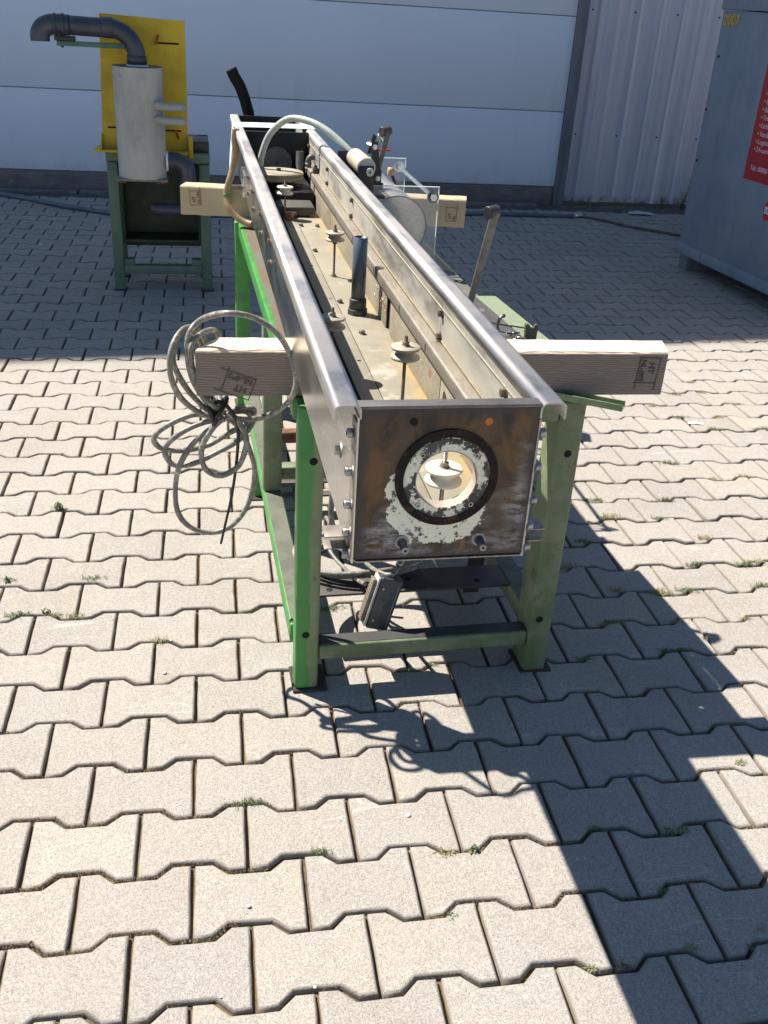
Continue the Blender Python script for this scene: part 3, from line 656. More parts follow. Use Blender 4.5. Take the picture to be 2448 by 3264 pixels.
# front flange of the left panel folded round the plate edge
M_PLATEEDGE = worn('raw_steel_edge', (.36, .33, .29), (.25, .22, .19), (.22, .12, .06), sc=60, rough=.45, metal=.7)
def endplate_mat():
    s = NT('rust_stained_plate'); P = s.coord
    x, y, z = s.sep()
    n1 = s.noise(19, 8, .65, s.map((1, 1, .5)), .8); n2 = s.noise(28, 7, .7, s.map((1, 1, .4), loc=(4, 0, 2)))
    c = s.mix(s.ramp(n1, .42, .60), (.034, .027, .023), (.140, .080, .034))
    c = s.mix(s.ramp(n2, .50, .62), c, (.075, .060, .054))
    c = s.mix(s.ramp(s.noise(16, 6, .7, s.map((1, 1, .5), loc=(1, 1, 5))), .56, .66), c, (.24, .14, .055))
    # bluish scuffs and greyed rim of the plate
    c = s.mix(s.math('MULTIPLY', s.ramp(s.noise(34, 8, .75, s.map((.6, 1, 1.6), loc=(7, 0, 1))), .44, .56), s.ramp(s.math('ADD', s.noise(9, 3, .5, s.map(loc=(3, 3, 3))), s.math('ADD', s.math('MULTIPLY', s.math('SUBTRACT', .86, z), 1.9), s.math('MULTIPLY', s.math('SUBTRACT', x, .15), 1.2))), .40, .55)), c, (.30, .32, .34))
    ex_ = s.math('MULTIPLY', s.math('ABSOLUTE', s.math('SUBTRACT', x, .109)), 1.0); ez_ = s.math('ABSOLUTE', s.math('SUBTRACT', z, .902))
    ed = s.math('ADD', s.math('MAXIMUM', ex_, s.math('ADD', ez_, .008)), s.math('MULTIPLY', s.math('SUBTRACT', n2, .5), .03))
    c = s.mix(s.ramp(ed, .094, .106), c, (.055, .046, .044))
    # flaking cream paint left around the opening
    dx = s.math('SUBTRACT', x, .107); dz = s.math('SUBTRACT', z, .905)
    rad = s.math('SQRT', s.math('ADD', s.math('MULTIPLY', dx, dx), s.math('MULTIPLY', dz, dz)))
    low = s.ramp(s.math('ADD', s.math('MULTIPLY', dz, -1.0), s.math('MULTIPLY', dx, -.25)), -.035, .055)
    nn = s.math('MULTIPLY', s.math('SUBTRACT', s.noise(24, 8, .68, s.map(loc=(0, 0, .4))), .5), .085)
    edge = s.math('ADD', rad, nn); lim = s.math('MULTIPLY_ADD', low, .024, .057)
    m = s.math('LESS_THAN', edge, lim)
    flake = s.math('LESS_THAN', s.noise(58, 8, .75), .565)
    m = s.math('MULTIPLY', m, flake)
    c = s.mix(m, c, s.mix(s.noise(40, 4), (.72, .71, .57), (.82, .80, .66)))
    s.bump(s.math('ADD', s.math('MULTIPLY', m, 1.4), s.noise(130, 6, .7)), .5, .0009)
    r = s.math('MULTIPLY_ADD', n1, .3, .40); me = s.math('MULTIPLY', s.math('SUBTRACT', 1.0, m), .35)
    return s.fin(c, r, me)
M_END = endplate_mat()
G().plate_hole(.0005, .2158, .802, .9995, 0, .016, .109, .908, .0385).obj('end_plate', M_END, tr)
G().box(-.0015, .2175, -.0006, .020, .9998, 1.0042, bev=.0008).obj('plate_cap', worn('worn_plate_top', (.16, .15, .145), (.11, .10, .10), (.20, .19, .19), sc=22, rough=.5, metal=.4), tr)
def ring_mat(name, a, b, c3, thr, sc=55):
    return worn(name, a, b, c3, sc=sc, rough=.6, bump=.8, thr3=thr, bd=.001, Specular_IOR_Level=.2)
M_RING = ring_mat('black_ring', (.008, .007, .007), (.022, .015, .013), (.085, .036, .024), (.56, .62))
M_RINGI = ring_mat('flange_ring_paint', (.060, .060, .056), (.10, .095, .088), (.76, .74, .61), (.525, .545), 17)
G().annulus(.0535, .0635, -.0026, -.0002, .109, .911).obj('outer_ring', M_RING, tr)
rg = G().annulus(.0385, .0530, -.0012, -.0001, .109, .909).obj('inner_ring', M_RINGI, tr)
for x, z in ((.077, .942), (.143, .940), (.142, .875), (.076, .876)):
    p = G().annulus(.0018, .0032, -.0030, -.0013, x, z, n=16).obj('threaded_hole', M_STEEL, rg)
G().annulus(.0372, .0384, -.0002, .018, .109, .908).obj('opening_sleeve', worn('sleeve', (.42, .36, .30), (.34, .28, .23), sc=60, rough=.8), tr)
for x, z, m1 in ((.064, .984, M_HOLE), (.154, .983, flat('sunlit_orange_rust', (.50, .17, .035), .8))):  # rust in the second hole coloured brighter, sunlight painted into it
    G().cyl((x, -.0006, z), (x, .001, z), .0048, 20).obj('bolt_hole', m1, tr)
M_NIP = worn('dark_nipple', (.10, .10, .12), (.16, .15, .15), sc=90, rough=.4, metal=.6)
M_WASH = worn('pale_washer', (.42, .38, .33), (.33, .29, .25), sc=90, rough=.6)
for x in (.0595, .1575):
    w = G().cyl((x, 0, .825), (x, -.002, .825), .0092, 24, bev=.001).obj('nipple', M_WASH, tr)
    G().cyl((x, -.003, .825), (x+.001, -.018, .823), .0060, 20, r2=.0040).obj('nipple_body', M_NIP, w)
    G().annulus(.0020, .0042, -.0205, -.0178, x+.001, .823, n=20).obj('nipple_mouth', M_WASH, w)
# thin skin of the folded side sheet seen round the plate
strip([(.0, .803), (0, .801), (.004, .7985), (.214, .7985), (.2165, .801), (.2165, .803)], -.0018, -.002, .02, M_PLATEEDGE, 'bottom_lip', smooth=False)
G().box(-.0045, -.0024, -.0015, .024, .803, .985, bev=.0005).obj('corner_strap', M_PLATEEDGE, tr)
for x in (.05, .10, .155): G().cyl((x, .012, .7985), (x, .012, .7955), .006, 14, bev=.001).obj('rivet', M_WASH, tr)
def socket(p, q, parent=tr, r=.0058, name='bolt'):
    p, q = Vector(p), Vector(q); d = (q-p).normalized()
    w = G().cyl(p, p+d*.0015, r*1.45, 18).obj(name, M_STEEL, parent)
    G().cyl(p+d*.0015, q, r, 16, bev=.0008).obj('bolt_head', M_STEEL, w)
    G().cyl(q-d*.0002, q+d*.0003, r*.55, 6).obj('bolt_socket', M_HOLE, w)
for z in (.969, .920, .876, .838, .8075): socket((-.0045, .006, z), (-.0135, .006, z))
socket((.2185, .006, .965), (.228, .006, .965)); socket((.2185, .006, .92), (.228, .006, .92)); socket((.2185, .006, .875), (.228, .006, .875)); socket((.2185, .006, .838), (.228, .006, .838)); socket((.2185, .006, .808), (.228, .006, .808))
h = G(); h.hexa((-.0037, .122, .897), (-.010, .122, .897), .0080); h.cyl((-.0022, .122, .897), (-.0037, .122, .897), .0115, 24); h.obj('hex_bolt', M_STEEL, tr)
def clip(sx, y, z):
    g = G(); x0 = -.0045 if sx < 0 else .2185
    g.box(min(x0, x0+sx*.030), max(x0, x0+sx*.030), y, y+.03, z, z+.0022, bev=.0008)
    g.box(min(x0, x0+sx*.003), max(x0, x0+sx*.003), y, y+.03, z-.012, z, bev=.0005)
    g.obj('bracket', M_PLATEEDGE, tr)
for sx in (-1, 1): clip(sx, .01, .828); clip(sx, .01, .815) if False else clip(sx, .012, .8105)
# seam bolts along both panels
bolts = []
for y in (.494, 1.475, 1.957, .133, 2.45): bolts += [(.2165, y, .967), (.2165, y, .928)]
bolts += [(.2165, 1.967, .838), (.2165, 1.977, .806), (.2165, .493, .838)]
proto = None
for x, y, z in bolts:
    if not proto:
        g = G(); g.cyl((0, 0, 0), (-.0015, 0, 0), .0085, 14); g.hexa((-.0015, 0, 0), (-.008, 0, 0), .0062)
        proto = g.obj('bolt', worn('tarnished_bolt', (.22, .17, .12), (.14, .10, .08), sc=90, rough=.5, metal=.6), tr); proto.matrix_local = Matrix.Translation((x, y, z))
    else: copy_obj(proto, tr, Matrix.Translation((x, y, z)))
for y in (1.30, 1.62, 1.95, 2.2):
    for z in (.95, .90, .85): copy_obj(proto, tr, Matrix.Translation((-.0022, y, z)))
# interior: floor sheets, dark channel, ledge box, lower wall
M_FLOOR = None
def floor_mat():
    s = NT('scaled_floor_sheet')
    c = s.mix(s.ramp(s.noise(14, 7, .65), .35, .7), (.235, .215, .165), (.295, .272, .212))
    c = s.mix(s.ramp(s.noise(10, 7, .7, s.map(loc=(2, 3, 1))), .58, .64), c, (.36, .34, .285))
    x = s.sep()[0]
    c = s.mix(s.math('MULTIPLY', s.ramp(x, .165, .205), s.ramp(s.noise(8, 5, .6, s.map((1, .5, 1))), .40, .62)), c, (.42, .30, .14))
    c = s.mix(s.ramp(s.noise(46, 8, .75), .62, .66), c, (.24, .21, .155))
    s.bump(s.noise(80, 8, .72), .8, .0012); return s.fin(c, .8, .1)
M_FLOOR = floor_mat()
G().box(.0005, .0885, .014, 2.47, .797, .801).obj('channel_floor', M_DARK, tr)
G().box(.0895, .1270, .014, 2.05, .8125, .8150, bev=.0006).obj('floor_strip', M_FLOOR, tr)
G().box(.1285, .2095, .014, 2.20, .8120, .8155, bev=.0006).obj('floor_sheet', M_FLOOR, tr)
G().box(.0895, .2160, .014, 2.47, .797, .8118).obj('floor_base', M_BRN, tr)
M_LEDGE = worn('ledge_steel', (.30, .27, .225), (.235, .205, .17), (.42, .37, .27), sc=10, rough=.5, metal=.35, stretch=(1, .25, 1), thr3=(.6, .66))
G().box(.1925, .2163, .014, 2.30, .896, .9205, bev=.004, seg=3).obj('ledge_tube', M_LEDGE, tr)
G().box(.2150, .2163, .014, 2.45, .9207, .9235, bev=.0006).obj('sealant_line', worn('yellowed_sealant', (.42, .34, .18), (.30, .25, .15), (.30, .28, .22), sc=30, rough=.7), tr)
G().box(.2145, .2163, .014, 2.45, .9725, .9750, bev=.0005).obj('sealant_line', worn('yellowed_sealant', (.36, .33, .24), (.28, .26, .20), sc=30, rough=.7), tr)
M_LOW = worn('stained_lower_wall', (.36, .33, .25), (.28, .24, .18), (.30, .14, .06), sc=9, rough=.6, metal=.2, stretch=(1, .5, 1), thr3=(.56, .68))
for a, b_ in ((.014, .42), (.424, .86), (.90, 1.30), (1.304, 1.78), (1.784, 2.25)):
    G().box(.2035, .2065, a, b_, .8157, .886, bev=.0012).obj('lower_plate', M_LOW, tr)
G().box(.2095, .2160, .014, 2.3, .8120, .895).obj('lower_backing', M_BRN, tr)
for y in (.722, 1.011, 1.307, 1.614, .498):
    G().box(.1920, .1926, y-.002, y+.002, .901, .914).obj('slot', M_HOLE, tr)
# metal shavings caught in the gap
rs = random.Random(5); g = G()
for yc in (.60, .93, 1.23, .99):
    for i in range(26):
        p = Vector((.2025-rs.uniform(0, .003), yc+rs.gauss(0, .02), rs.uniform(.85, .885))); d = Vector((rs.uniform(-.002, 0), rs.gauss(0, .005), rs.gauss(0, .004)))
        g.tube([p, p+d], .0005, 4, 1)
g.obj('metal_shavings', worn('bright_shavings', (.75, .72, .66), (.5, .42, .35), sc=200, rough=.3, metal=.9), tr, kind='stuff')
# floor nuts and holes
M_NUT = worn('greyed_nut', (.26, .24, .19), (.17, .15, .12), sc=120, rough=.6, metal=.4)
np_ = None
for x, y in ((.148, .86), (.131, 1.888), (.178, 1.882), (.134, 1.085), (.135, 1.57), (.190, 1.70), (.178, 2.02)):
    if not np_:
        g = G(); g.cyl((0, 0, 0), (0, 0, .0015), .0085, 16); g.hexa((0, 0, .0015), (0, 0, .008), .0065); g.cyl((0, 0, .008), (0, 0, .0095), .0035, 12)
        np_ = g.obj('floor_nut', M_NUT, tr); np_.matrix_local = Matrix.Translation((x, y, .8155))
    else: copy_obj(np_, tr, Matrix.Translation((x, y, .8155)))
for x, y, r in ((.117, .700, .004), (.111, 1.42, .0035), (.118, 1.12, .003)): G().cyl((x, y, .8150), (x, y, .8153), r, 14).obj('floor_hole', M_HOLE, tr)
# pulleys on threaded rods
M_NYL = worn('yellowed_nylon', (.44, .40, .31), (.36, .32, .24), (.24, .20, .15), sc=60, rough=.45, thr3=(.62, .72), bump=.2)
M_NYLW = worn('white_nylon', (.74, .71, .60), (.66, .62, .50), sc=60, rough=.4)
M_ROD = worn('rusty_rod', (.085, .05, .035), (.05, .035, .03), (.16, .08, .045), sc=120, rough=.6, metal=.4)
def pulley(x, y, zt, z0=.8155, r=.0232, nyl=M_NYL, top=.016, rod=M_ROD, th=.020):
    g = G()
    g.cyl((x, y, z0), (x, y, zt+top), .0026, 12)
    for i in range(int((zt+top-z0)/.0022)):
        z = z0+.001+i*.0022; g.lathe([(.0026, 0), (.0031, .0006), (.0026, .0012)], Matrix.Translation((x, y, z)), 10)
    p = g.obj('pulley_rod', rod, tr)
    e = .003
    pf = [(0, -th), (r*.97, -th), (r, -th+e*.4), (r, -th+e), (r*.93, -th+e*1.6), (r*.62, -th/2-.002), (r*.62, -th/2+.002), (r*.93, -e*1.6), (r, -e), (r, -e*.4), (r*.97, 0), (0, 0)]
    G().lathe(pf, Matrix.Translation((x, y, zt)), 40).obj('pulley_wheel', nyl, p)
    n_ = G(); n_.cyl((x, y, zt+.0002), (x, y, zt+.0016), .0068, 18); n_.hexa((x, y, zt+.0016), (x, y, zt+.0075), .0056); n_.obj('nut', M_NUT, p)
    n_ = G(); n_.hexa((x, y, zt-th-.0075), (x, y, zt-th-.0015), .0056); n_.cyl((x, y, zt-th-.0015), (x, y, zt-th-.0002), .0068, 18); n_.obj('nut', M_ROD, p)
    n_ = G(); n_.hexa((x, y, z0+.0012), (x, y, z0+.006), .006); n_.cyl((x, y, z0), (x, y, z0+.0012), .0095, 18); n_.obj('nut', M_NUT, p)
    return p
pulley(.151, 1.313, .922); pulley(.142, .42, .936, r=.0236); pulley(.053, .62, .923, z0=.801, r=.0232)
pulley(.119, .050, .901, nyl=M_NYLW, top=.034, rod=M_STEEL, r=.0238); pulley(.094, 2.0, .908, nyl=M_NYLW, r=.0245, th=.022, top=.020)
pulley(.047, .70, .885, z0=.801, r=.020)
# large pulley in front of the far plate
g = G(); R0 = .080
g.lathe([(0, -.024), (R0*.97, -.024), (R0, -.021), (R0, -.016), (R0*.94, -.012), (R0, -.008), (R0, -.003), (R0*.97, 0), (0, 0)], Matrix.Translation((.096, 2.26, .912)), 56)
bp = g.obj('large_pulley', worn('cream_disc', (.44, .38, .24), (.36, .31, .20), (.24, .20, .15), sc=30, rough=.5), tr)
G().lathe([(0, 0), (.066, 0), (.066, .0008), (0, .0008)], Matrix.Translation((.096, 2.26, .9121)), 48, smooth=False).obj('pulley_face', worn('greyed_face', (.36, .33, .27), (.30, .27, .22), sc=20, rough=.7), bp)
n_ = G(); n_.hexa((.096, 2.26, .913), (.096, 2.26, .921), .0075); n_.obj('nut', M_ROD, bp)
G().cyl((.096, 2.26, .801), (.096, 2.26, .888), .012, 18).obj('axle', M_ROD, bp)
G().cyl((.110, 1.985, .828), (.100, 1.970, .828), .013, 24, bev=.002).obj('brown_knob', worn('brown_knob', (.30, .20, .11), (.22, .14, .08), sc=60, rough=.5), tr)
G().cyl((.125, 2.02, .824), (.104, 1.985, .828), .009, 16).obj('knob_stem', M_ROD, tr)
# far end: plates, disc, pump pieces
M_BLKP = worn('black_oily_plate', (.010, .0105, .011), (.020, .021, .021), (.06, .085, .085), sc=10, rough=.45, metal=.3, thr3=(.6, .72))
G().box(.0005, .2160, 2.482, 2.494, .797, 1.0035, bev=.001).obj('inner_end_plate', M_BLKP, tr)
G().box(.0005, .2160, 2.940, 2.952, .797, 1.0035, bev=.001).obj('rear_end_plate', M_BLKP, tr)
G().box(.0005, .2160, 2.496, 2.938, .797, .801).obj('rear_floor', M_DARK, tr)
d_ = G().cyl((.108, 2.4815, .905), (.108, 2.476, .905), .052, 56, bev=.0008).obj('round_cover', worn('cover_disc', (.20, .185, .165), (.155, .14, .125), (.26, .20, .16), sc=14, rough=.6, metal=.3), tr)
for x, z, r in ((.108, .905, .003), (.073, .943, .0035), (.143, .943, .0035)): G().cyl((x, 2.4758, z), (x, 2.4754, z), r, 14).obj('hole', M_HOLE, d_)
G().cyl((.182, 2.44, .802), (.182, 2.44, .950), .013, 20).obj('standpipe', worn('oily_pipe', (.03, .032, .035), (.02, .02, .022), sc=20, rough=.7, Specular_IOR_Level=.2), tr)
M_PIPEG = worn('grey_pipe', (.12, .12, .12), (.08, .08, .08), sc=60, rough=.5)
G().tube([(.2155, 2.30, .952), (.205, 2.30, .952), (.197, 2.30, .944), (.196, 2.30, .930), (.196, 2.30, .902)], .0095, 16).obj('elbow_fitting', M_PIPEG, tr)
for z in (.917, .931): G().cyl((.196, 2.30, z), (.196, 2.30, z+.004), .0112, 18).obj('fitting_collar', M_BRN, tr)
G().box(.197, .2160, 2.17, 2.19, .915, .935, bev=.001).obj('clamp_block', M_BRN, tr)
G().cyl((.206, 2.18, .935), (.206, 2.18, .944), .005, 12).obj('clamp_screw', M_ROD, tr)
G().box(.209, .2160, 2.19, 2.193, .850, .915).obj('clamp_blade', M_ROD, tr)
g = G().box(.075, .188, 2.02, 2.20, .8155, .846, bev=.006).obj('pump_block', worn('pump_block', (.10, .09, .08), (.07, .065, .055), sc=30, rough=.6), tr)
G().box(.07, .20, 2.14, 2.47, .8157, .868, bev=.005).obj('pump_housing', M_BLKP, tr)
# grey plastic standpipe with collar
M_PVC = worn('blue_grey_pvc', (.105, .135, .175), (.075, .10, .13), (.13, .16, .20), sc=24, rough=.38, thr3=(.62, .70))
M_PVCD = worn('dark_pvc_collar', (.055, .065, .06), (.085, .095, .085), (.13, .13, .11), sc=30, rough=.5)
cx, cy = .161, 1.003
g = G(); g.lathe([(.0128, .60-.45), (.0150, .149), (.0150, 0), (.0128, 0)], Matrix.Translation((cx, cy, .828)), 40); g.lathe([(.0150, .1495), (.0150, .1499), (.0128, .1499), (.0128, 0)], Matrix.Translation((cx, cy, .828)), 40)
pp = g.obj('plastic_standpipe', M_PVC, tr)
G().lathe([(0, 0), (.0182, 0), (.0182, .022), (.0175, .0235), (.0151, .0235)], Matrix.Translation((cx, cy, .8255)), 40).obj('pipe_socket', M_PVCD, pp)
g = G(); g.prism([(cx+.0225*math.cos(PI/4*i+.2), cy+.0225*math.sin(PI/4*i+.2)) for i in range(8)], .8157, .8270, 'z', bev=.0015); g.obj('pipe_nut', M_PVCD, pp)
G().lathe([(0, 0), (.0127, 0), (.0127, .001)], Matrix.Translation((cx, cy, .86)), 24).obj('pipe_inside', M_HOLE, pp)
# clear bracket on the outer left side near the far end
M_ACRL = None
def clear(name, tint=(.93, .95, .95), rough=.03, alpha=None, edge=False):
    s = NT(name)
    s.b.inputs['Alpha'].default_value = alpha
    n_ = s.noise(7, 6, .7)
    return s.fin(s.mix(s.ramp(n_, .45, .75), tint, tuple(t*.86 for t in tint)), s.math('MULTIPLY_ADD', n_, .08, rough), 0)
M_ACR = clear('clear_acrylic', (.75, .78, .80), alpha=.16); M_EDGE = flat('polished_acrylic_edge', (.78, .82, .82), .25)
o_ = G().prism([(2.32, .885), (2.50, .885), (2.50, .845), (2.41, .800), (2.32, .845)], -.012, -.004, 'x', bev=.001).obj('clear_bracket', M_ACR, tr)

# white strap over the far end of the trough
M_STRAP = worn('white_strap', (.62, .68, .66), (.50, .60, .56), (.35, .52, .42), sc=16, rough=.6, thr3=(.62, .7))
g = G()
sp = [(-.050, .740), (-.048, .80), (-.043, .90), (-.0345, .985), (-.033, 1.0055), (0, 1.0062), (.10, 1.0068), (.218, 1.0062), (.2505, 1.0055), (.252, .985), (.253, .85), (.254, .70)]
bm = bmesh.new(); rows = []
for j in range(5):
    y = 2.572+.128*j/4
    rows.append([[bm.verts.new((x+(0 if 3 < i < 8 else .0), y+(.010 if i < 4 else 0)*(i-4)*.5, z+t+.001*math.sin(j*2+i))) for i, (x, z) in enumerate(sp)] for t in (0, -.0012)])
for a, b_ in zip(rows, rows[1:]):
    for i in range(len(sp)-1):
        bm.faces.new((a[0][i], a[0][i+1], b_[0][i+1], b_[0][i])); bm.faces.new((a[1][i+1], a[1][i], b_[1][i], b_[1][i+1]))
bmesh.ops.recalc_face_normals(bm, faces=bm.faces); g.join(bm)
g.obj('strap', M_STRAP, mw=TM.copy(), label='white strap wrapped across the far end of the trough', cat='strap')

# hoses
M_BHOSE = worn('brown_hose_rubber', (.30, .205, .11), (.22, .145, .075), (.42, .33, .22), sc=30, rough=.35, bump=.3)
bh = G().tube(BHOSE, .0115, 16).obj('brown_hose', M_BHOSE, mw=TM.copy(), label='brown braided hose hanging in a bow on the outer left side of the trough', cat='hose')
G().tube([(BHOSE[5][0], BHOSE[5][1], BHOSE[5][2]+.012), BHOSE[5], (BHOSE[5][0]+.001, BHOSE[5][1], BHOSE[5][2]-.006)], .0119, 16, 2).obj('green_mark', M_BRG, bh)
def braid():
    s = NT('clear_braided_hose'); n_ = s.ramp(s.noise(30, 5, .6), .4, .7)
    s.bump(s.noise(500, 2), .3, .0006); return s.fin(s.mix(n_, (.46, .50, .43), (.36, .39, .34)), .3, 0)
G().tube(CHOSE, .0105, 16).obj('clear_hose', braid(), mw=TM.copy(), label='pale translucent hose arching out of the trough to the right', cat='hose')
M_BLK = worn('black_rubber', (.0045, .0045, .005), (.008, .008, .009), sc=30, rough=.5, Specular_IOR_Level=.12)
bk = G().tube(BLACK + [(.046, 3.02, .90), (.046, 2.985, .84)], .0215, 20, cap=False).obj('black_hose', M_BLK, mw=TM.copy(), label='black rubber hose standing up behind the far end of the trough', cat='hose')
P0, P1 = Vector(BLACK[0]), Vector(BLACK[1]); d0 = (P0-P1).normalized()
g = G(); mm = Matrix.Translation(P0) @ d0.to_track_quat('Z', 'Y').to_matrix().to_4x4()
g.lathe([(.0180, -.05), (.0180, .0005), (.0216, .0005), (.0216, -.004)], mm, 32); g.obj('hose_mouth', worn('black_rubber_cut', (.05, .05, .055), (.035, .035, .04), sc=60, rough=.5), bk)
g = G(); g.lathe([(0, -.03), (.0179, -.03)], mm, 24); g.obj('hose_bore', M_HOLE, bk)

# ---- coiled grey cable on the beam end
M_CAB = worn('grey_cable_sheath', (.215, .20, .175), (.145, .135, .12), (.36, .34, .30), sc=46, rough=.42, thr3=(.50, .60), stretch=(1, 1, 1))
cb = empty('cable_coil', LM, 'tied loops of grey cable hung over the left end of the near beam', 'cable')
for L in (LOOP_A, LOOP_B, LOOP_C, LOOP_B2, LOOP_D, LOOP_E, LOOP_F, LOOP_G):
    rl = random.Random(len(L)*7+1); L = [(x+rl.uniform(-.0025, .0025), y+rl.uniform(-.003, .003), z+rl.uniform(-.0025, .0025)) for x, y, z in L]
    G().tube(L, .0059, 12, 7, taper=lambda t: 1+.06*math.sin(t*37)).obj('cable_loop', M_CAB, cb)
M_TIE = worn('black_tie', (.010, .010, .012), (.02, .02, .022), sc=60, rough=.4)
G().tube(TIE, .0042, 10, 6, taper=lambda t: 1-.35*t).obj('loose_tie_end', M_TIE, cb)
for k, (dx, dz, a) in enumerate(((0, 0, 0), (.006, -.010, 20), (-.004, .010, -25), (.012, .004, 70))):
    c0 = Vector((-.166+dx, .105, .655+dz)); pts = [c0+Vector((.004*math.cos(t)*1.2+math.sin(R_(a))*.016*math.sin(t), .033*math.cos(t), .019*math.sin(t))) for t in [2*PI*i/12 for i in range(13)]]
    G().tube(pts, .0045, 8, 2).obj('black_tie', M_TIE, cb)
# ---- second cable with heavy plug
cp_ = empty('cable_with_plug', LM, 'grey cable with a large rectangular plug hanging under the near end of the trough', 'cable')
rs = random.Random(11)
for k in range(4):
    a, b_ = .13+.012*k, .085+.008*k; cxx, cyy = .20+rs.uniform(-.01, .01), .30+rs.uniform(-.01, .01); z = .162+.009*k
    pts = [(cxx+a*math.cos(t+.4*k), cyy+b_*math.sin(t+.4*k), z+.006*math.sin(3*t+k)) for t in [2*PI*i/14 for i in range(15)]]
    G().tube(pts, .0055, 10, 4).obj('cable_turn', M_CAB, cp_)
G().tube([(.14, .30, .55), (.127, .33, .40), (.122, .35, .30)]+CABLE1, .0052, 10).obj('cable_run', M_CAB, cp_)
G().tube([(.160, .30, .50), (.135, .34, .34), (.128, .36, .27), (.145, .37, .21), (.20, .35, .185)], .0052, 10).obj('cable_run', M_CAB, cp_)
G().tube(CABLE2+[(.17, .30, .18), (.15, .36, .165)], .0052, 10).obj('cable_run', M_CAB, cp_)
G().tube([(.27, .13, .285), (.255, .11, .272), (.245, .10, .262)], .009, 14, 3).obj('cable_gland', worn('pewter_gland', (.26, .25, .23), (.36, .35, .32), sc=80, rough=.3, metal=.9), cp_)
G().tube([(.27, .13, .285), (.28, .15, .30), (.30, .20, .27), (.36, .26, .20), (.42, .28, .17)], .0052, 10).obj('cable_run', M_CAB, cp_)
# plug: local axes - long axis from gland end down-left, contact face to the left
A_ = Vector((.241, .1, .228)); B_ = Vector((.205, .085, .105)); lo = (B_-A_).normalized()
wd = Vector((-1, 0, .28)); wd = (wd-lo*wd.dot(lo)).normalized(); dp = lo.cross(wd).normalized()
PMx = Matrix.Translation(A_) @ Matrix((lo, wd, dp)).transposed().to_4x4()
M_HOOD = worn('grey_plug_hood', (.050, .055, .064), (.075, .08, .088), (.17, .17, .17), sc=40, rough=.4, metal=.3, thr3=(.62, .68))
pl_ = G().box(-.004, .128, -.014, .040, -.021, .021, bev=.005, seg=3, m=PMx).obj('plug_hood', M_HOOD, cp_)
G().box(.0, .124, .041, .0465, -.0185, .0185, bev=.001, m=PMx).obj('plug_seal', worn('cream_seal', (.55, .51, .42), (.40, .36, .30), sc=60, rough=.6), pl_)
G().box(.008, .116, .047, .056, -.013, .013, bev=.0015, m=PMx).obj('contact_block', worn('grey_contact_block', (.20, .19, .15), (.14, .13, .11), sc=60, rough=.6), pl_)
g = G(); 
for i in range(12):
    for j in (-.007, .007):
        x = .018+i*.008; g.cyl(PMx @ Vector((x, .0562, j)), PMx @ Vector((x, .0575, j)), .0018, 8)
g.obj('contact_pins', worn('copper_pins', (.75, .42, .22), (.6, .3, .15), sc=80, rough=.3, metal=.9), pl_)
for x in (.022, .104):
    for s_ in (-1, 1): G().cyl(PMx @ Vector((x, .030, s_*.021)), PMx @ Vector((x, .030, s_*.0245)), .003, 12).obj('locking_stud', M_STEEL, pl_)
G().box(.01, .122, -.006, -.0050, .0212, .0222, m=PMx).obj('moulding_line', M_WASH, pl_); G().box(.01, .122, -.006, -.0050, -.0222, -.0212, m=PMx).obj('moulding_line', M_WASH, pl_)
for dy in (0, .0035):    # faint moulded crescent mark
    pts = [PMx @ Vector((.066+.010*math.cos(t), .014+dy+.006*math.sin(t), s2)) for t in [PI*i/8 for i in range(9)] for s2 in (-.0212,)]
    G().tube(pts, .0003, 4, 1).obj('moulded_mark', M_WASH, pl_)

# ---- green channel bar lying on the near right leg
A2, B2_ = Vector((.535, .030, 0)), Vector((.655, -.052, 0)); d2 = B2_-A2
cm = LM @ frame(A2.x, A2.y, .7012, math.atan2(d2.y, d2.x)); Lc = d2.length
ch = empty('channel_bar', cm, 'short green U-channel bar sticking out to the right from the near frame leg', 'metal bar')
prof = [(0, 0), (.030, 0), (.030, .014), (.0275, .014), (.0275, .0025), (.0025, .0025), (.0025, .014), (0, .014)]
G().prism([(-.015+a, b_) for a, b_ in prof], -.02, Lc, 'x', bev=.0004).obj('bar_body', M_GRND, ch)

# ---- clear tank with roller unit and lever
tk = empty('clear_tank_unit', LM, 'clear plastic cylinder between two acrylic plates with roller and lever, right of the trough', 'tank')
def aplate(x0, x1, y0, y1, z0, z1):
    p = G().box(x0, x1, y0, y1, z0, z1).obj('acrylic_plate', M_ACR, tk)
    e = .0016
    for b_ in ((x1+.0002, x1+e, y0, y1, z0, z1+e), (x0, x1, y0, y1, z1+.0002, z1+e)): G().box(*b_).obj('plate_edge', M_EDGE, p)
aplate(.250, .538, 1.105, 1.113, .7045, .938); aplate(.270, .562, 1.672, 1.680, .7045, .937)
G().plate_hole(.2, .3, .2, .3, 0, .001, .25, .25, .02).bm.free()
def frosted():
    s = NT('cloudy_plastic_tube'); s.b.inputs['Alpha'].default_value = .42
    return s.fin(s.mix(s.ramp(s.noise(6, 6, .7), .4, .7), (.55, .57, .58), (.40, .42, .44)), .18, 0)
g = G(); g.lathe([(.088, 0), (.0905, 0), (.0905, .556), (.088, .556), (.088, 0)], Matrix.Translation((.420, 1.1145, .8205)) @ Matrix.Rotation(-PI/2, 4, 'X'), 64); g.obj('tank_tube', frosted(), tk)
G().cyl((.420, 1.1180, .8205), (.420, 1.1300, .8205), .0872, 64, bev=.001).obj('tank_end_disc', worn('mottled_disc', (.80, .78, .74), (.62, .60, .57), (.34, .32, .30), sc=11, rough=.4, thr3=(.6, .75)), tk)
tm = bpy.data.materials['mottled_disc'].node_tree; tb = tm.nodes.new('ShaderNodeBsdfTranslucent'); mx = tm.nodes.new('ShaderNodeMixShader'); mx.inputs[0].default_value = .8
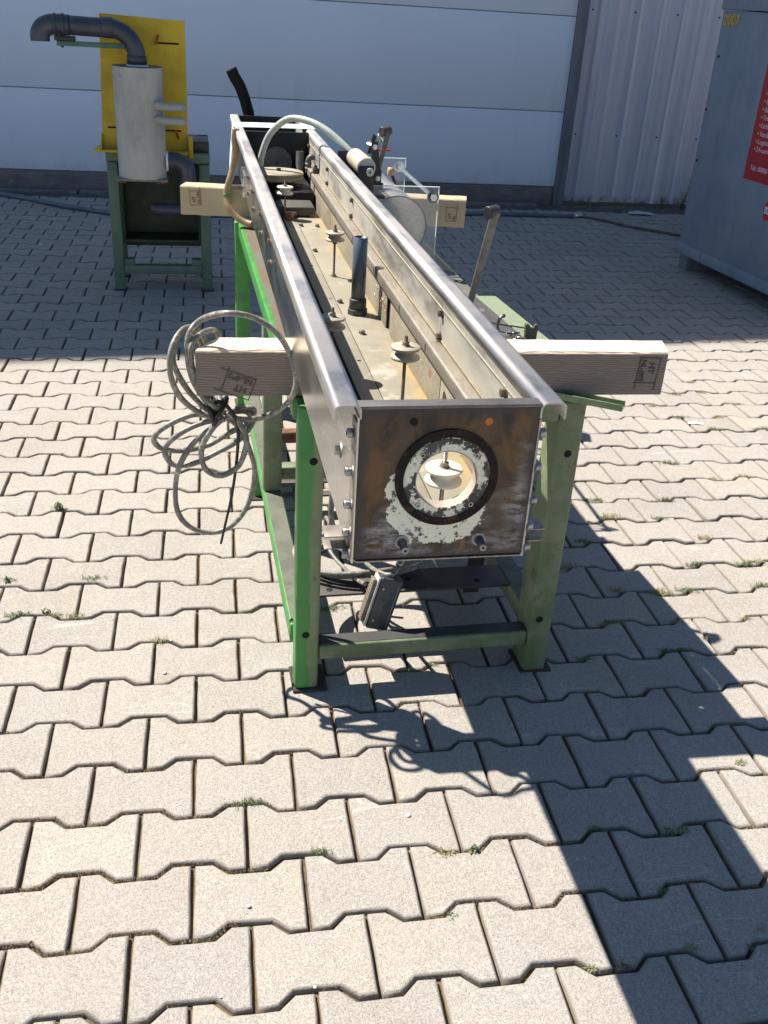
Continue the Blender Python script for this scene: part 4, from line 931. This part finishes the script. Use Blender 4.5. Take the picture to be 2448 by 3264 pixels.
src = tm.nodes['Principled BSDF'].inputs['Base Color'].links[0].from_socket; tm.links.new(src, tb.inputs[0])
tm.links.new(tm.nodes['Principled BSDF'].outputs[0], mx.inputs[1]); tm.links.new(tb.outputs[0], mx.inputs[2]); tm.links.new(mx.outputs[0], tm.nodes['Material Output'].inputs[0])
G().annulus(.0870, .0905, 1.1135, 1.1160, .420, .8205).obj('tank_gasket', worn('dark_gasket', (.06, .075, .085), (.09, .10, .11), sc=30, rough=.4), tk)
M_ZINC = worn('zinc_rod', (.62, .66, .68), (.52, .56, .58), sc=60, rough=.25, metal=.9)
rd = G().cyl((.520, 1.095, .911), (.540, 1.690, .911), .0062, 20).obj('tie_rod', M_ZINC, tk)
for x, y, s_ in ((.520, 1.1045, -1), (.540, 1.6715, -1), (.5402, 1.6805, 1)):
    w = G().cyl((x, y, .911), (x, y+s_*.0025, .911), .0175, 28).obj('washer', worn('dark_washer', (.12, .13, .14), (.20, .21, .22), sc=40, rough=.3, metal=.7) if s_ < 0 and y < 1.2 else M_ZINC, rd)
    n_ = G(); n_.hexa((x, y+s_*.0025, .911), (x, y+s_*.013, .911), .0115); n_.obj('nut', M_ZINC, w)
G().cyl((.520, 1.0940, .911), (.520, 1.0945+.0002, .911), .0042, 16).obj('rod_bore', M_HOLE, rd)
M_BLKB = worn('black_bracket', (.012, .010, .010), (.022, .018, .018), (.07, .03, .025), sc=40, rough=.4, thr3=(.64, .7))
# roller and black brackets
G().box(.2935, .3385, 1.098, 1.103, .905, .994, bev=.001).obj('roller_bracket', M_BLKB, tk)
G().box(.2650, .335, 1.300, 1.305, .905, 1.006, bev=.001).obj('roller_bracket', M_BLKB, tk)
M_ROLL = worn('cream_roller', (.60, .53, .43), (.48, .41, .32), (.34, .27, .20), sc=24, rough=.5, thr3=(.6, .7), stretch=(1, 1, 1))
prof = [(0, 0)]
for i in range(8): z = .003+i*.024; prof += [(.0225, z), (.0275, z+.003), (.0275, z+.018), (.0225, z+.021)]
prof += [(0, .194)]
ro = G().lathe(prof, Matrix.Translation((.318, 1.105, .988)) @ Matrix.Rotation(-PI/2, 4, 'X'), 40).obj('roller', M_ROLL, tk)
G().cyl((.3265, 1.0978, .977), (.3265, 1.093, .977), .0115, 24, bev=.001).obj('roller_cap', M_NYLW, ro); G().cyl((.3265, 1.093, .977), (.3265, 1.0922, .977), .004, 14).obj('cap_screw', M_NUT, ro)
G().prism([(.336, .925), (.372, .925), (.372, .945), (.366, .945), (.350, 1.058), (.331, 1.058)], 1.118, 1.124, 'y', bev=.0008).obj('black_arm', M_BLKB, tk)
G().prism([(.326, 1.02), (.338, 1.02), (.352, 1.068), (.342, 1.074)], 1.150, 1.156, 'y', bev=.0008).obj('black_arm', M_BLKB, tk)
n_ = G(); n_.cyl((.342, 1.1175, 1.043), (.342, 1.116, 1.043), .0075, 18); n_.hexa((.342, 1.116, 1.043), (.342, 1.110, 1.043), .006); n_.obj('hex_bolt', M_ZINC, tk)
n_ = G(); n_.cyl((.355, 1.1175, .957), (.355, 1.116, .957), .0075, 18); n_.hexa((.355, 1.116, .957), (.355, 1.110, .957), .006); n_.obj('hex_bolt', M_ZINC, tk)
lv = G().prism([(.337, .905), (.347, .905), (.390, 1.090), (.384, 1.098), (.375, 1.094)], 1.128, 1.134, 'y', bev=.001).obj('lever', worn('lever_steel', (.17, .145, .12), (.12, .10, .085), (.25, .21, .17), sc=30, rough=.5, metal=.4), tk)
G().cyl((.384, 1.1275, 1.087), (.356, 1.112, 1.085), .0135, 24, bev=.0015).obj('lever_knob', worn('black_knob', (.04, .038, .032), (.07, .065, .055), sc=60, rough=.5), lv)
n_ = G(); n_.hexa((.383, 1.1345, 1.088), (.384, 1.141, 1.088), .0065); n_.obj('hex_bolt', M_NUT, lv)
G().cyl((.352, 1.126, 1.078), (.364, 1.126, 1.058), .0065, 18, bev=.001).obj('clamp_barrel', M_ZINC, tk)
G().cyl((.330, 1.160, 1.048), (.340, 1.150, 1.046), .006, 14).obj('clamp_barrel', M_ZINC, tk)
G().box(.375, .415, 1.245, 1.252, 1.015, 1.0215, bev=.002, m=Matrix.Translation((0, 0, 0))).obj('red_handle', flat('red_handle', (.60, .02, .03), .4), tk)
G().cyl((.372, 1.248, 1.018), (.372, 1.248, .965), .005, 12).obj('valve_stem', M_BLKB, tk)
G().box(.355, .39, 1.235, 1.262, .912, .966, bev=.003).obj('valve_body', M_BLKB, tk)
G().box(.300, .375, 1.10, 1.31, .9030, .9115, bev=.001).obj('bracket_base', M_BLKB, tk)
for s_ in (1,):   # brass valve seen through the rear plate
    v = G().cyl((.485, 1.60, .905), (.505, 1.60, .905), .014, 20, bev=.003).obj('brass_valve', worn('tan_valve', (.42, .32, .20), (.34, .25, .15), sc=60, rough=.6, metal=.1), tk)
    G().cyl((.500, 1.60, .895), (.515, 1.61, .866), .005, 12).obj('valve_lever', M_ROD, v)

# ---- hand lever on the shelf
hl = empty('hand_lever', LM @ Matrix.Translation((.0, 0, 0)), 'tall flat steel hand lever with dark cylindrical knob on the green shelf', 'lever')
G().prism([(.478, .712), (.494, .712), (.5435, .955), (.545, .990), (.535, .993), (.527, .985)], .548, .554, 'y', bev=.0012).obj('lever_arm', worn('grey_lever_steel', (.24, .225, .20), (.17, .155, .14), (.30, .27, .23), sc=20, rough=.5, metal=.5), hl)
kb = G().cyl((.538, .5475, .979), (.508, .530, .977), .0150, 28, bev=.0015).obj('lever_knob', worn('dark_knob', (.035, .033, .03), (.06, .055, .05), sc=40, rough=.45), hl)
n_ = G(); n_.hexa((.538, .5545, .982), (.540, .562, .982), .0070); n_.obj('hex_bolt', worn('brassy_bolt', (.45, .36, .2), (.3, .25, .15), sc=60, rough=.4, metal=.7), hl)
G().box(.468, .505, .535, .567, .7102, .7180, bev=.001).obj('lever_foot', M_BRN, hl)
# ---- small tools on the shelf
M_CHR = worn('chromed_steel', (.30, .29, .28), (.22, .21, .20), sc=90, rough=.18, metal=1.0)
g = G().tube([(.541, .45, .7115), (.539, .45, .728), (.543, .45, .740), (.550, .452, .7465), (.556, .452, .7475)], .0042, 12).obj('hooked_tool', M_CHR, mw=LM.copy(), label='chromed hook-shaped tool standing on the green shelf', cat='tool')
clp = empty('yoke_clamp', LM, 'dark U-shaped yoke standing on the green shelf just behind the timber beam', 'clamp')
G().prism([(.585, .7108), (.613, .7108), (.6150, .745), (.6125, .750), (.6065, .748), (.6035, .741), (.597, .741), (.5930, .748), (.5865, .752), (.583, .748)], .372, .384, 'y', bev=.001).obj('yoke_body', worn('olive_dark_steel', (.05, .05, .042), (.085, .085, .07), sc=40, rough=.5), clp)
g = G(); g.tube([(.565, .385, .715), (.575, .375, .7165), (.592, .360, .715)], .0022, 8); g.tube([(.556, .40, .714), (.562, .395, .722), (.570, .388, .718), (.566, .380, .714)], .0030, 8); g.tube([(.548, .41, .7155), (.585, .415, .7165)], .0022, 8)
g.tube([(.553, .372, .714), (.565, .366, .7165), (.580, .37, .714)], .0028, 8); g.obj('wire_clips', M_CHR, mw=LM.copy(), label='small chromed wire clips scattered beside the yoke on the shelf', cat='clips')

# ---------------------------------------------------------------- green stand with yellow panel unit (far left)
SM = frame(-.517, 5.17, 0, R_(1.0))
M_SG = worn('grey_green_paint', (.120, .185, .125), (.090, .145, .100), (.19, .25, .20), sc=8, rough=.5, thr3=(.62, .7))
M_SGD = worn('dark_green_panel', (.022, .046, .018), (.016, .034, .014), (.05, .07, .04), sc=9, rough=.5)
sd = empty('green_stand', SM, 'small grey-green steel stand in the shade at the far left', 'stand')
for x, y in ((0, 0), (.447, 0), (0, .28), (.447, .28)):
    l_ = G().box(x, x+.052, y, y+.05, .006, .742 if y else .640, bev=.004).obj('leg', M_SG, sd); G().box(x-.006, x+.058, y-.006, y+.056, 0, .006, bev=.001).obj('foot_plate', M_SOOT, l_)
G().box(.053, .446, .002, .045, .088, .132, bev=.003).obj('cross_rail', M_SG, sd); G().box(.053, .446, .282, .328, .19, .24, bev=.003).obj('cross_rail', M_SG, sd)
for x in (0.001, .448): G().box(x, x+.05, .051, .279, .19, .235, bev=.003).obj('side_rail', M_SG, sd)
G().box(.056, .105, .004, .050, .1325, .165, bev=.002).obj('corner_block', M_SG, sd); G().box(.395, .443, .004, .050, .1325, .165, bev=.002).obj('corner_block', M_SG, sd)
G().box(-.002, .501, -.002, .332, .643, .690, bev=.004).obj('top_frame', M_SG, sd)
G().box(.30, .500, .05, .33, .6905, .742, bev=.004).obj('top_box', worn('black_scuffed', (.02, .022, .02), (.04, .045, .04), (.14, .18, .15), sc=14, rough=.4), sd)
G().box(.055, .446, .250, .262, .18, .642).obj('back_panel', M_SGD, sd); G().box(.054, .066, .052, .249, .24, .642).obj('side_panel', M_SGD, sd); G().box(.435, .4465, .052, .249, .24, .642).obj('side_panel', M_SGD, sd)
G().box(.067, .434, .06, .249, .240, .252).obj('tray', M_SGD, sd)
M_Y = worn('yellow_paint', (.62, .42, .010), (.50, .33, .010), (.30, .19, .02), sc=7, rough=.5, thr3=(.64, .74), bump=.1, fine=.12)
YM = frame(0, 5.17)
yu = empty('yellow_panel_unit', YM, 'yellow steel panel with pale cylinder and dark plastic pipes on the green stand', 'machine unit')
G().prism([(-.533, .692), (-.120, .692), (-.116, 1.278), (-.505, 1.292)], .030, .042, 'y', bev=.001).obj('yellow_panel', M_Y, yu)
G().box(-.566, -.120, -.05, .10, .6905, .7015, bev=.002).obj('base_flange', M_Y, yu)
G().prism([(-.05, .702), (.028, .702), (.028, .77)], -.535, -.529, 'x').obj('gusset', M_Y, yu)
G().box(-.118, -.096, .0, .030, .668, .772, bev=.001).obj('side_flange', M_Y, yu)
for x0, x1, z in ((-.245, -.146, 1.180), (-.501, -.440, .797), (-.245, -.150, .792)):
    s_ = G().box(x0, x1, .0288, .0298, z-.004, z+.004).obj('slot', M_HOLE, yu)
M_REDH = flat('red_lever', (.50, .06, .02), .5)
for x, z, a in ((-.252, 1.181, 1.25), (-.175, .790, -1.2)):
    p = Vector((x, .022, z)); q = p+Vector((.012, 0, .034 if a > 0 else -.036)); l_ = G().cyl(p, q, .0045, 10).obj('red_lever', M_REDH, yu); G().cyl(p+Vector((0, -.006, 0)), p+Vector((0, .007, 0)), .008, 14).obj('lever_pivot', M_REDH, l_)
M_CYL = worn('pale_grey_cylinder', (.46, .45, .40), (.33, .33, .30), (.15, .13, .11), sc=8, rough=.55, fine=.12, bump=.05, thr3=(.60, .78), stretch=(1, 1, .5))
cx, cy, cr = -.334, -.135, .1135
cy_ = G().lathe([(0, .600), (cr, .600), (cr, .602), (cr, 1.083), (cr, 1.085), (0, 1.085)], Matrix.Translation((cx, cy, 0)), 56).obj('cylinder', M_CYL, yu)
G().box(cx-.118, cx+.118, cy-.10, cy+.118, .590, .5995, bev=.001).obj('base_plate', worn('grey_base_plate', (.16, .16, .165), (.24, .24, .24), sc=20, rough=.5), cy_)
for x in (-.095, .085): G().box(cx+x-.02, cx+x+.02, cy-.08, cy-.05, .578, .5898, bev=.002).obj('rust_pad', M_RUST, cy_)
G().lathe([(cr+.0005, 1.0850), (cr+.0005, 1.0870), (0, 1.0870)], Matrix.Translation((cx, cy, 0)), 56, smooth=False).obj('lid', worn('dark_lid', (.09, .09, .09), (.14, .14, .14), sc=14, rough=.5), cy_)
G().box(cx+.02, cx+.06, cy+.05, .029, .80, .84).obj('panel_mount', M_BRN, yu); G().box(cx+.02, cx+.06, cy+.05, .029, .98, 1.02).obj('panel_mount', M_BRN, yu)
M_P = worn('dark_blue_grey_pipe', (.050, .056, .078), (.035, .040, .058), (.08, .085, .10), sc=10, rough=.38)
zc = 1.238
arc = [(cx, cy, 1.088), (cx, cy, 1.13)]+[(cx-.115+.115*math.cos(t), cy, 1.125+(zc-1.125)*math.sin(t)) for t in [PI/2*i/6 for i in range(1, 7)]]+[(-.52, cy, zc), (-.62, cy, zc+.002)]
pipe = G().tube(arc, .0405, 28, 4).obj('exhaust_pipe', M_P, yu)
G().tube([(-.62, cy, zc+.002), (-.67, cy, zc+.003), (-.705, cy, zc), (-.735, cy, zc-.014), (-.752, cy, zc-.04), (-.753, cy, 1.170)], .0425, 28, 5).obj('pipe_elbow', M_P, yu)
M_PC = worn('pipe_collar', (.028, .032, .042), (.05, .055, .07), sc=20, rough=.4)
for x0, x1, r in ((-.690, -.675, .0475), (-.655, -.640, .0480), (-.668, -.648, .0455), (-.480, -.430, .0445)): G().cyl((x0, cy, zc+.001), (x1, cy, zc+.001), r, 30, bev=.003).obj('pipe_collar', M_PC, pipe)
G().lathe([(.044, 1.0875), (.0455, 1.0875), (.0455, 1.128), (.0415, 1.131)], Matrix.Translation((cx, cy, 0)), 30).obj('pipe_collar', M_PC, pipe)
G().lathe([(.053, 1.0872), (.047, 1.092), (.044, 1.0925)], Matrix.Translation((cx, cy, 0)), 30).obj('silicone_bead', M_WHITE, pipe)
G().box(-.690, -.600, cy-.02, cy+.02, 1.176, 1.196, bev=.003).obj('pipe_saddle', M_BLKB, yu)
G().box(-.682, -.380, cy-.015, cy+.015, 1.155, 1.1755, bev=.002).obj('support_bar', worn('sea_green_bar', (.06, .16, .11), (.05, .12, .085), sc=12, rough=.5), yu)
G().box(-.400, -.380, cy+.015, .029, 1.155, 1.1755).obj('bar_arm', M_SG, yu)
G().cyl((-.660, cy, 1.155), (-.660, cy, 1.147), .006, 10).obj('bar_bolt', M_NUT, yu)
for z in (.925, .864):
    n_ = G().tube([(cx+.075, cy-.075, z), (cx+.095, cy-.090, z+.004), (cx+.115, cy-.092, z), (-.122, cy-.092, z)], .0190, 20, 4).obj('side_spout', M_CYL, yu)
    G().annulus(.008, .0192, 0, .004, 0, 0, 20).bm.free()
el = G().tube([(cx+.105, cy, .672), (cx+.14, cy, .672), (cx+.175, cy, .668), (cx+.200, cy, .645), (cx+.208, cy, .61), (cx+.208, cy, .50), (cx+.208, cy, .452)], .0425, 26, 4).obj('lower_elbow', M_P, yu)
G().lathe([(.047, .003), (.047, .010), (.0435, .014)], Matrix.Translation((cx+.108, cy, .672)) @ Matrix.Rotation(PI/2, 4, 'Y'), 28).obj('silicone_bead', M_WHITE, el)
G().tube([(cx+.208, cy, .47), (cx+.195, cy, .448), (cx+.15, cy, .445), (-.305, cy, .445)], .0285, 22, 4).obj('lower_pipe', M_P, yu)

# ---------------------------------------------------------------- hoses and litter on the ground
GH = worn('grey_blue_hose', (.135, .155, .185), (.10, .12, .15), sc=12, rough=.45)
g1 = G().tube([(p[0], p[1], .017+.0) for p in GH1], .0165, 14).obj('ground_hose', GH, label='blue-grey hose lying on the paving along the foot of the white wall', cat='hose')
G().cyl((2.757, 7.433, .018), (2.80, 7.455, .018), .021, 18, bev=.002).obj('hose_coupling', M_ZINC, g1); G().cyl((2.805, 7.457, .017), (2.835, 7.470, .016), .016, 18, bev=.002).obj('hose_clamp', M_ZINC, g1)
G().tube([(p[0], p[1], .0115) for p in GH2], .010, 12).obj('ground_hose', worn('olive_hose', (.13, .10, .05), (.09, .07, .035), sc=14, rough=.5), label='thin olive-brown hose running from the coupling to the container', cat='hose')
def scrap(name, pts, mat, x, y, rz, label, cat, z=.004):
    g = G(); bm = bmesh.new(); A = [bm.verts.new((a, b_, c)) for a, b_, c in pts]; B_ = [bm.verts.new((a, b_, c-.0008)) for a, b_, c in pts]
    n = len(A); bm.faces.new(A); bm.faces.new(B_[::-1])
    for i in range(n): bm.faces.new((A[i], B_[i], B_[(i+1) % n], A[(i+1) % n]))
    bmesh.ops.triangulate(bm, faces=[f for f in bm.faces if len(f.verts) > 4]); bmesh.ops.recalc_face_normals(bm, faces=bm.faces); g.join(bm)
    return g.obj(name, mat, mw=Matrix.Translation((x, y, z)) @ Matrix.Rotation(rz, 4, 'Z'), label=label, cat=cat)
M_PAPER = flat('grey_paper', (.55, .58, .62), .8)
scrap('paper_scrap', [(-.11, -.04, .004), (.0, -.05, .012), (.11, -.035, .004), (.09, .045, .010), (-.02, .04, .02), (-.10, .05, .006)], M_PAPER, 3.42, 7.66, -.2, 'crumpled pale paper sheet on the ground before the corrugated wall', 'paper', .004)
scrap('dry_leaf', [(-.03, 0, .003), (-.01, .012, .006), (.02, .010, .003), (.035, .0, .008), (.012, -.010, .004), (-.012, -.014, .002)], flat('pale_leaf', (.40, .42, .30), .8), -1.20, 6.80, .4, 'pale curled leaf on the shaded paving at far left', 'leaf', .003)
scrap('plastic_scrap', [(-.03, -.008, .002), (0, -.012, .006), (.03, -.004, .003), (.028, .010, .004), (-.01, .012, .008), (-.032, .006, .003)], flat('white_plastic', (.75, .75, .72), .6), 1.86, 3.31, -.3, 'small white plastic scrap on the sunlit paving right of the beam', 'scrap', .003)
rp2 = random.Random(21)
def pebble(x, y, r, mat):
    bm = bmesh.new(); bmesh.ops.create_icosphere(bm, subdivisions=2, radius=r)
    for v in bm.verts: v.co = v.co*(1+.28*noise.noise(v.co*180+Vector((x*9, y*9, 0)))); v.co.z *= .6
    g = G(); g.join(bm, smooth=True); return g.obj('pebble', mat, mw=Matrix.Translation((x, y, r*.42)), label='tiny white stone chip lying on the paving', cat='pebble', group='white stone chips on the paving')
M_CHIP = flat('white_chip', (.72, .72, .70), .8)
for x, y, r in ((.347, 1.372, .0050), (.05, 1.39, .0028), (.03, 1.19, .004), (-.14, 1.87, .005), (-.13, 2.0, .003), (.13, 1.02, .003), (.495, 1.852, .0032), (-1.03, 6.15, .012), (.62, 1.03, .0022), (-.02, 1.02, .002), (.41, 1.14, .0026)): pebble(x, y, r, M_CHIP)

# grass tufts in the joints
def grass_mat(name, a, b):
    s = NT(name).pos(); s.b.inputs['Subsurface Weight'].default_value = .0
    return s.fin(s.mix(s.noise(90, 2), a, b), .7, 0)
MG = [grass_mat('fresh_grass', (.12, .16, .065), (.20, .235, .11)), grass_mat('dry_grass', (.42, .35, .18), (.28, .27, .13)), grass_mat('mid_grass', (.20, .22, .09), (.38, .34, .18))]
def tuft_mesh(seed, n, rad, h, mat, along=2.2):
    r = random.Random(seed); bm = bmesh.new()
    for i in range(n):
        bx, by = r.gauss(0, rad*along*.5), r.gauss(0, rad*.33); a = r.uniform(0, 2*PI); L = h*r.uniform(.35, 1.15); le = r.uniform(.5, 1.5); w = r.uniform(.0006, .0013)
        d = Vector((math.cos(a), math.sin(a), 0)); sd_ = Vector((-d.y, d.x, 0))*w; p = Vector((bx, by, -.006))
        q1 = p+d*L*.35*le+Vector((0, 0, L*.6+.004)); q2 = p+d*L*.95*le+Vector((0, 0, max(L*(.95-.45*le), .003)))
        v = [bm.verts.new(t) for t in (p-sd_, p+sd_, q1+sd_*.7, q1-sd_*.7, q2)]
        bm.faces.new(v[:4]); bm.faces.new((v[3], v[2], v[4]))
    me = bpy.data.meshes.new('grass_tuft'); bm.to_mesh(me); bm.free(); me.materials.append(mat); return me
TMs = [tuft_mesh(i, 75 if i % 3 else 110, .016, .022, MG[(0, 2, 1)[i % 3]]) for i in range(6)]
TMn = [tuft_mesh(20+i, 46, .0085, .013, MG[(0, 2)[i % 2]], 1.6) for i in range(4)]
rt = random.Random(8)
def tuft(x, y, me, s=1, a=0, near=True):
    row = round((y-(V0+PP/2))/PP); o = bpy.data.objects.new('grass_tuft', me); COL.objects.link(o)
    o.matrix_world = Matrix.Translation((x, y, 0)) @ Matrix.Rotation(a, 4, 'Z') @ Matrix.Diagonal((s, s, s, 1))
    kd = {'fresh_grass': 'green', 'dry_grass': 'yellowed', 'mid_grass': 'half-dry'}[me.materials[0].name]
    rg_ = 'left of the frame' if x < .1 else ('near the bottom edge, by the broad shadow' if y < 1.5 else ('beside the shadow right of the frame' if y < 2.35 else 'on the sunlit paving far right of the frame'))
    props(o, kd+' grass tuft in a paving joint '+rg_, 'grass tuft', 'grass tufts in the paving joints')
for i, (x, y) in enumerate(TUFT[::1]):
    if i < 12: tuft(x, y, TMn[i % 4], rt.uniform(.8, 1.25), rt.uniform(-.5, .5))
    else: tuft(x, y, TMs[rt.randrange(6)], rt.uniform(.55, 1.0)*(.8 if y < 2 else 1.0), rt.uniform(-.3, .3))
# litter of dry moss crumbs and stems along the wavy joints: nobody could count it
def wave_y(x, k):
    """centre line of the joint above row k"""
    t = ((x-U0-(.1 if k % 2 else 0))/PX) % 1.0; d = min(t, 1-t)*PX     # distance from a head joint of row k
    f = 1 if d < .040 else (-1 if d > .060 else 1-(d-.040)/.010)
    return V0+k*PP+PP/2+f*PA/2
rc = random.Random(4); bmc = bmesh.new()
for _ in range(15000):
    y0 = 1.0*math.exp(rc.random()*1.35); x = rc.uniform(-.62, .85)*y0+.1*y0; k = round((y0-V0)/PP)
    if noise.noise(Vector((x*2.3, k*.31, 2)))+.15*(x > .9) < -.12: continue
    y = wave_y(x, k)+rc.gauss(0, .0022); a = rc.uniform(0, PI); L = rc.uniform(.0015, .0045)*(1+.2*y0); w = rc.uniform(.0004, .0011)*(1+.3*y0)
    z = -.0085+rc.uniform(0, .007); d = Vector((math.cos(a), math.sin(a), rc.uniform(-.1, .5)))*L; s_ = Vector((-math.sin(a), math.cos(a), 0))*w; p = Vector((x, y, z))
    v = [bmc.verts.new(q) for q in (p-s_, p+s_, p+d+s_*.5+Vector((0, 0, .0005)), p+d-s_*.5, p+d*.5+Vector((0, 0, w*1.5)))]
    bmc.faces.new((v[0], v[1], v[4])); bmc.faces.new((v[1], v[2], v[4])); bmc.faces.new((v[2], v[3], v[4])); bmc.faces.new((v[3], v[0], v[4]))
g = G(); g.join(bmc); s = NT('dry_moss').pos()
g.obj('joint_litter', s.fin(s.mix(s.ramp(s.noise(120, 3), .4, .6), (.13, .085, .032), (.26, .19, .105)), .9, 0), kind='stuff', label='dry moss crumbs and stems lying in the paving joints', cat='moss')
# weeds against the corrugated wall
def weed(x, y, h, n, label, seed):
    r = random.Random(seed); o = empty('weed_plant', Matrix.Translation((x, y, 0)), label, 'weed'); st = G(); lf = bmesh.new()
    for i in range(n):
        a = r.uniform(0, 2*PI); hh = h*r.uniform(.35, 1); top = Vector((math.cos(a)*hh*.25, math.sin(a)*hh*.12, hh)); pts = [Vector((0, 0, -.01)), top*.5+Vector((r.uniform(-.01, .01), 0, 0)), top]
        st.tube(pts, .0016, 5, 3)
        for j in range(int(9*hh/.12)+3):
            t = r.random()**1.4; c = pts[1]*2*t if t < .5 else pts[1].lerp(pts[2], t*2-1); b_ = r.uniform(0, 2*PI); L = r.uniform(.012, .034)*(1.2-t)*min(1, .25+h/.14); d = Vector((math.cos(b_), math.sin(b_), r.uniform(-.2, .6)))*L; s_ = Vector((-math.sin(b_), math.cos(b_), 0))*L*.28
            v = [lf.verts.new(q) for q in (c, c+d*.5+s_, c+d, c+d*.5-s_)]; lf.faces.new(v)
    st.obj('stem', MG[0], o); g = G(); g.join(lf); g.obj('foliage', MG[0], o, kind='stuff')
weed(3.91, 7.97, .30, 7, 'tallest leafy weed at the foot of the corrugated wall', 1); weed(3.74, 7.99, .12, 9, 'low bushy weed at the foot of the corrugated wall', 2); weed(3.03, 7.88, .11, 3, 'thin weed beside the dark corner post', 3); weed(4.02, 7.96, .11, 8, 'broad-leaved weed next to the container corner', 4)
weed(-.484, 2.705, .030, 10, 'small rosette weed with dry leaves in a sunlit joint at left', 5)
weed(-.565, 2.300, .022, 7, 'tiny reddish weed in a joint at the far left edge', 6)
weed(-.44, 2.12+.02, .018, 6, 'tiny weed clump in a joint left of the frame', 7)
weed(.455, 1.268, .020, 6, 'small red-leaved seedling in a joint near the middle foreground', 8)
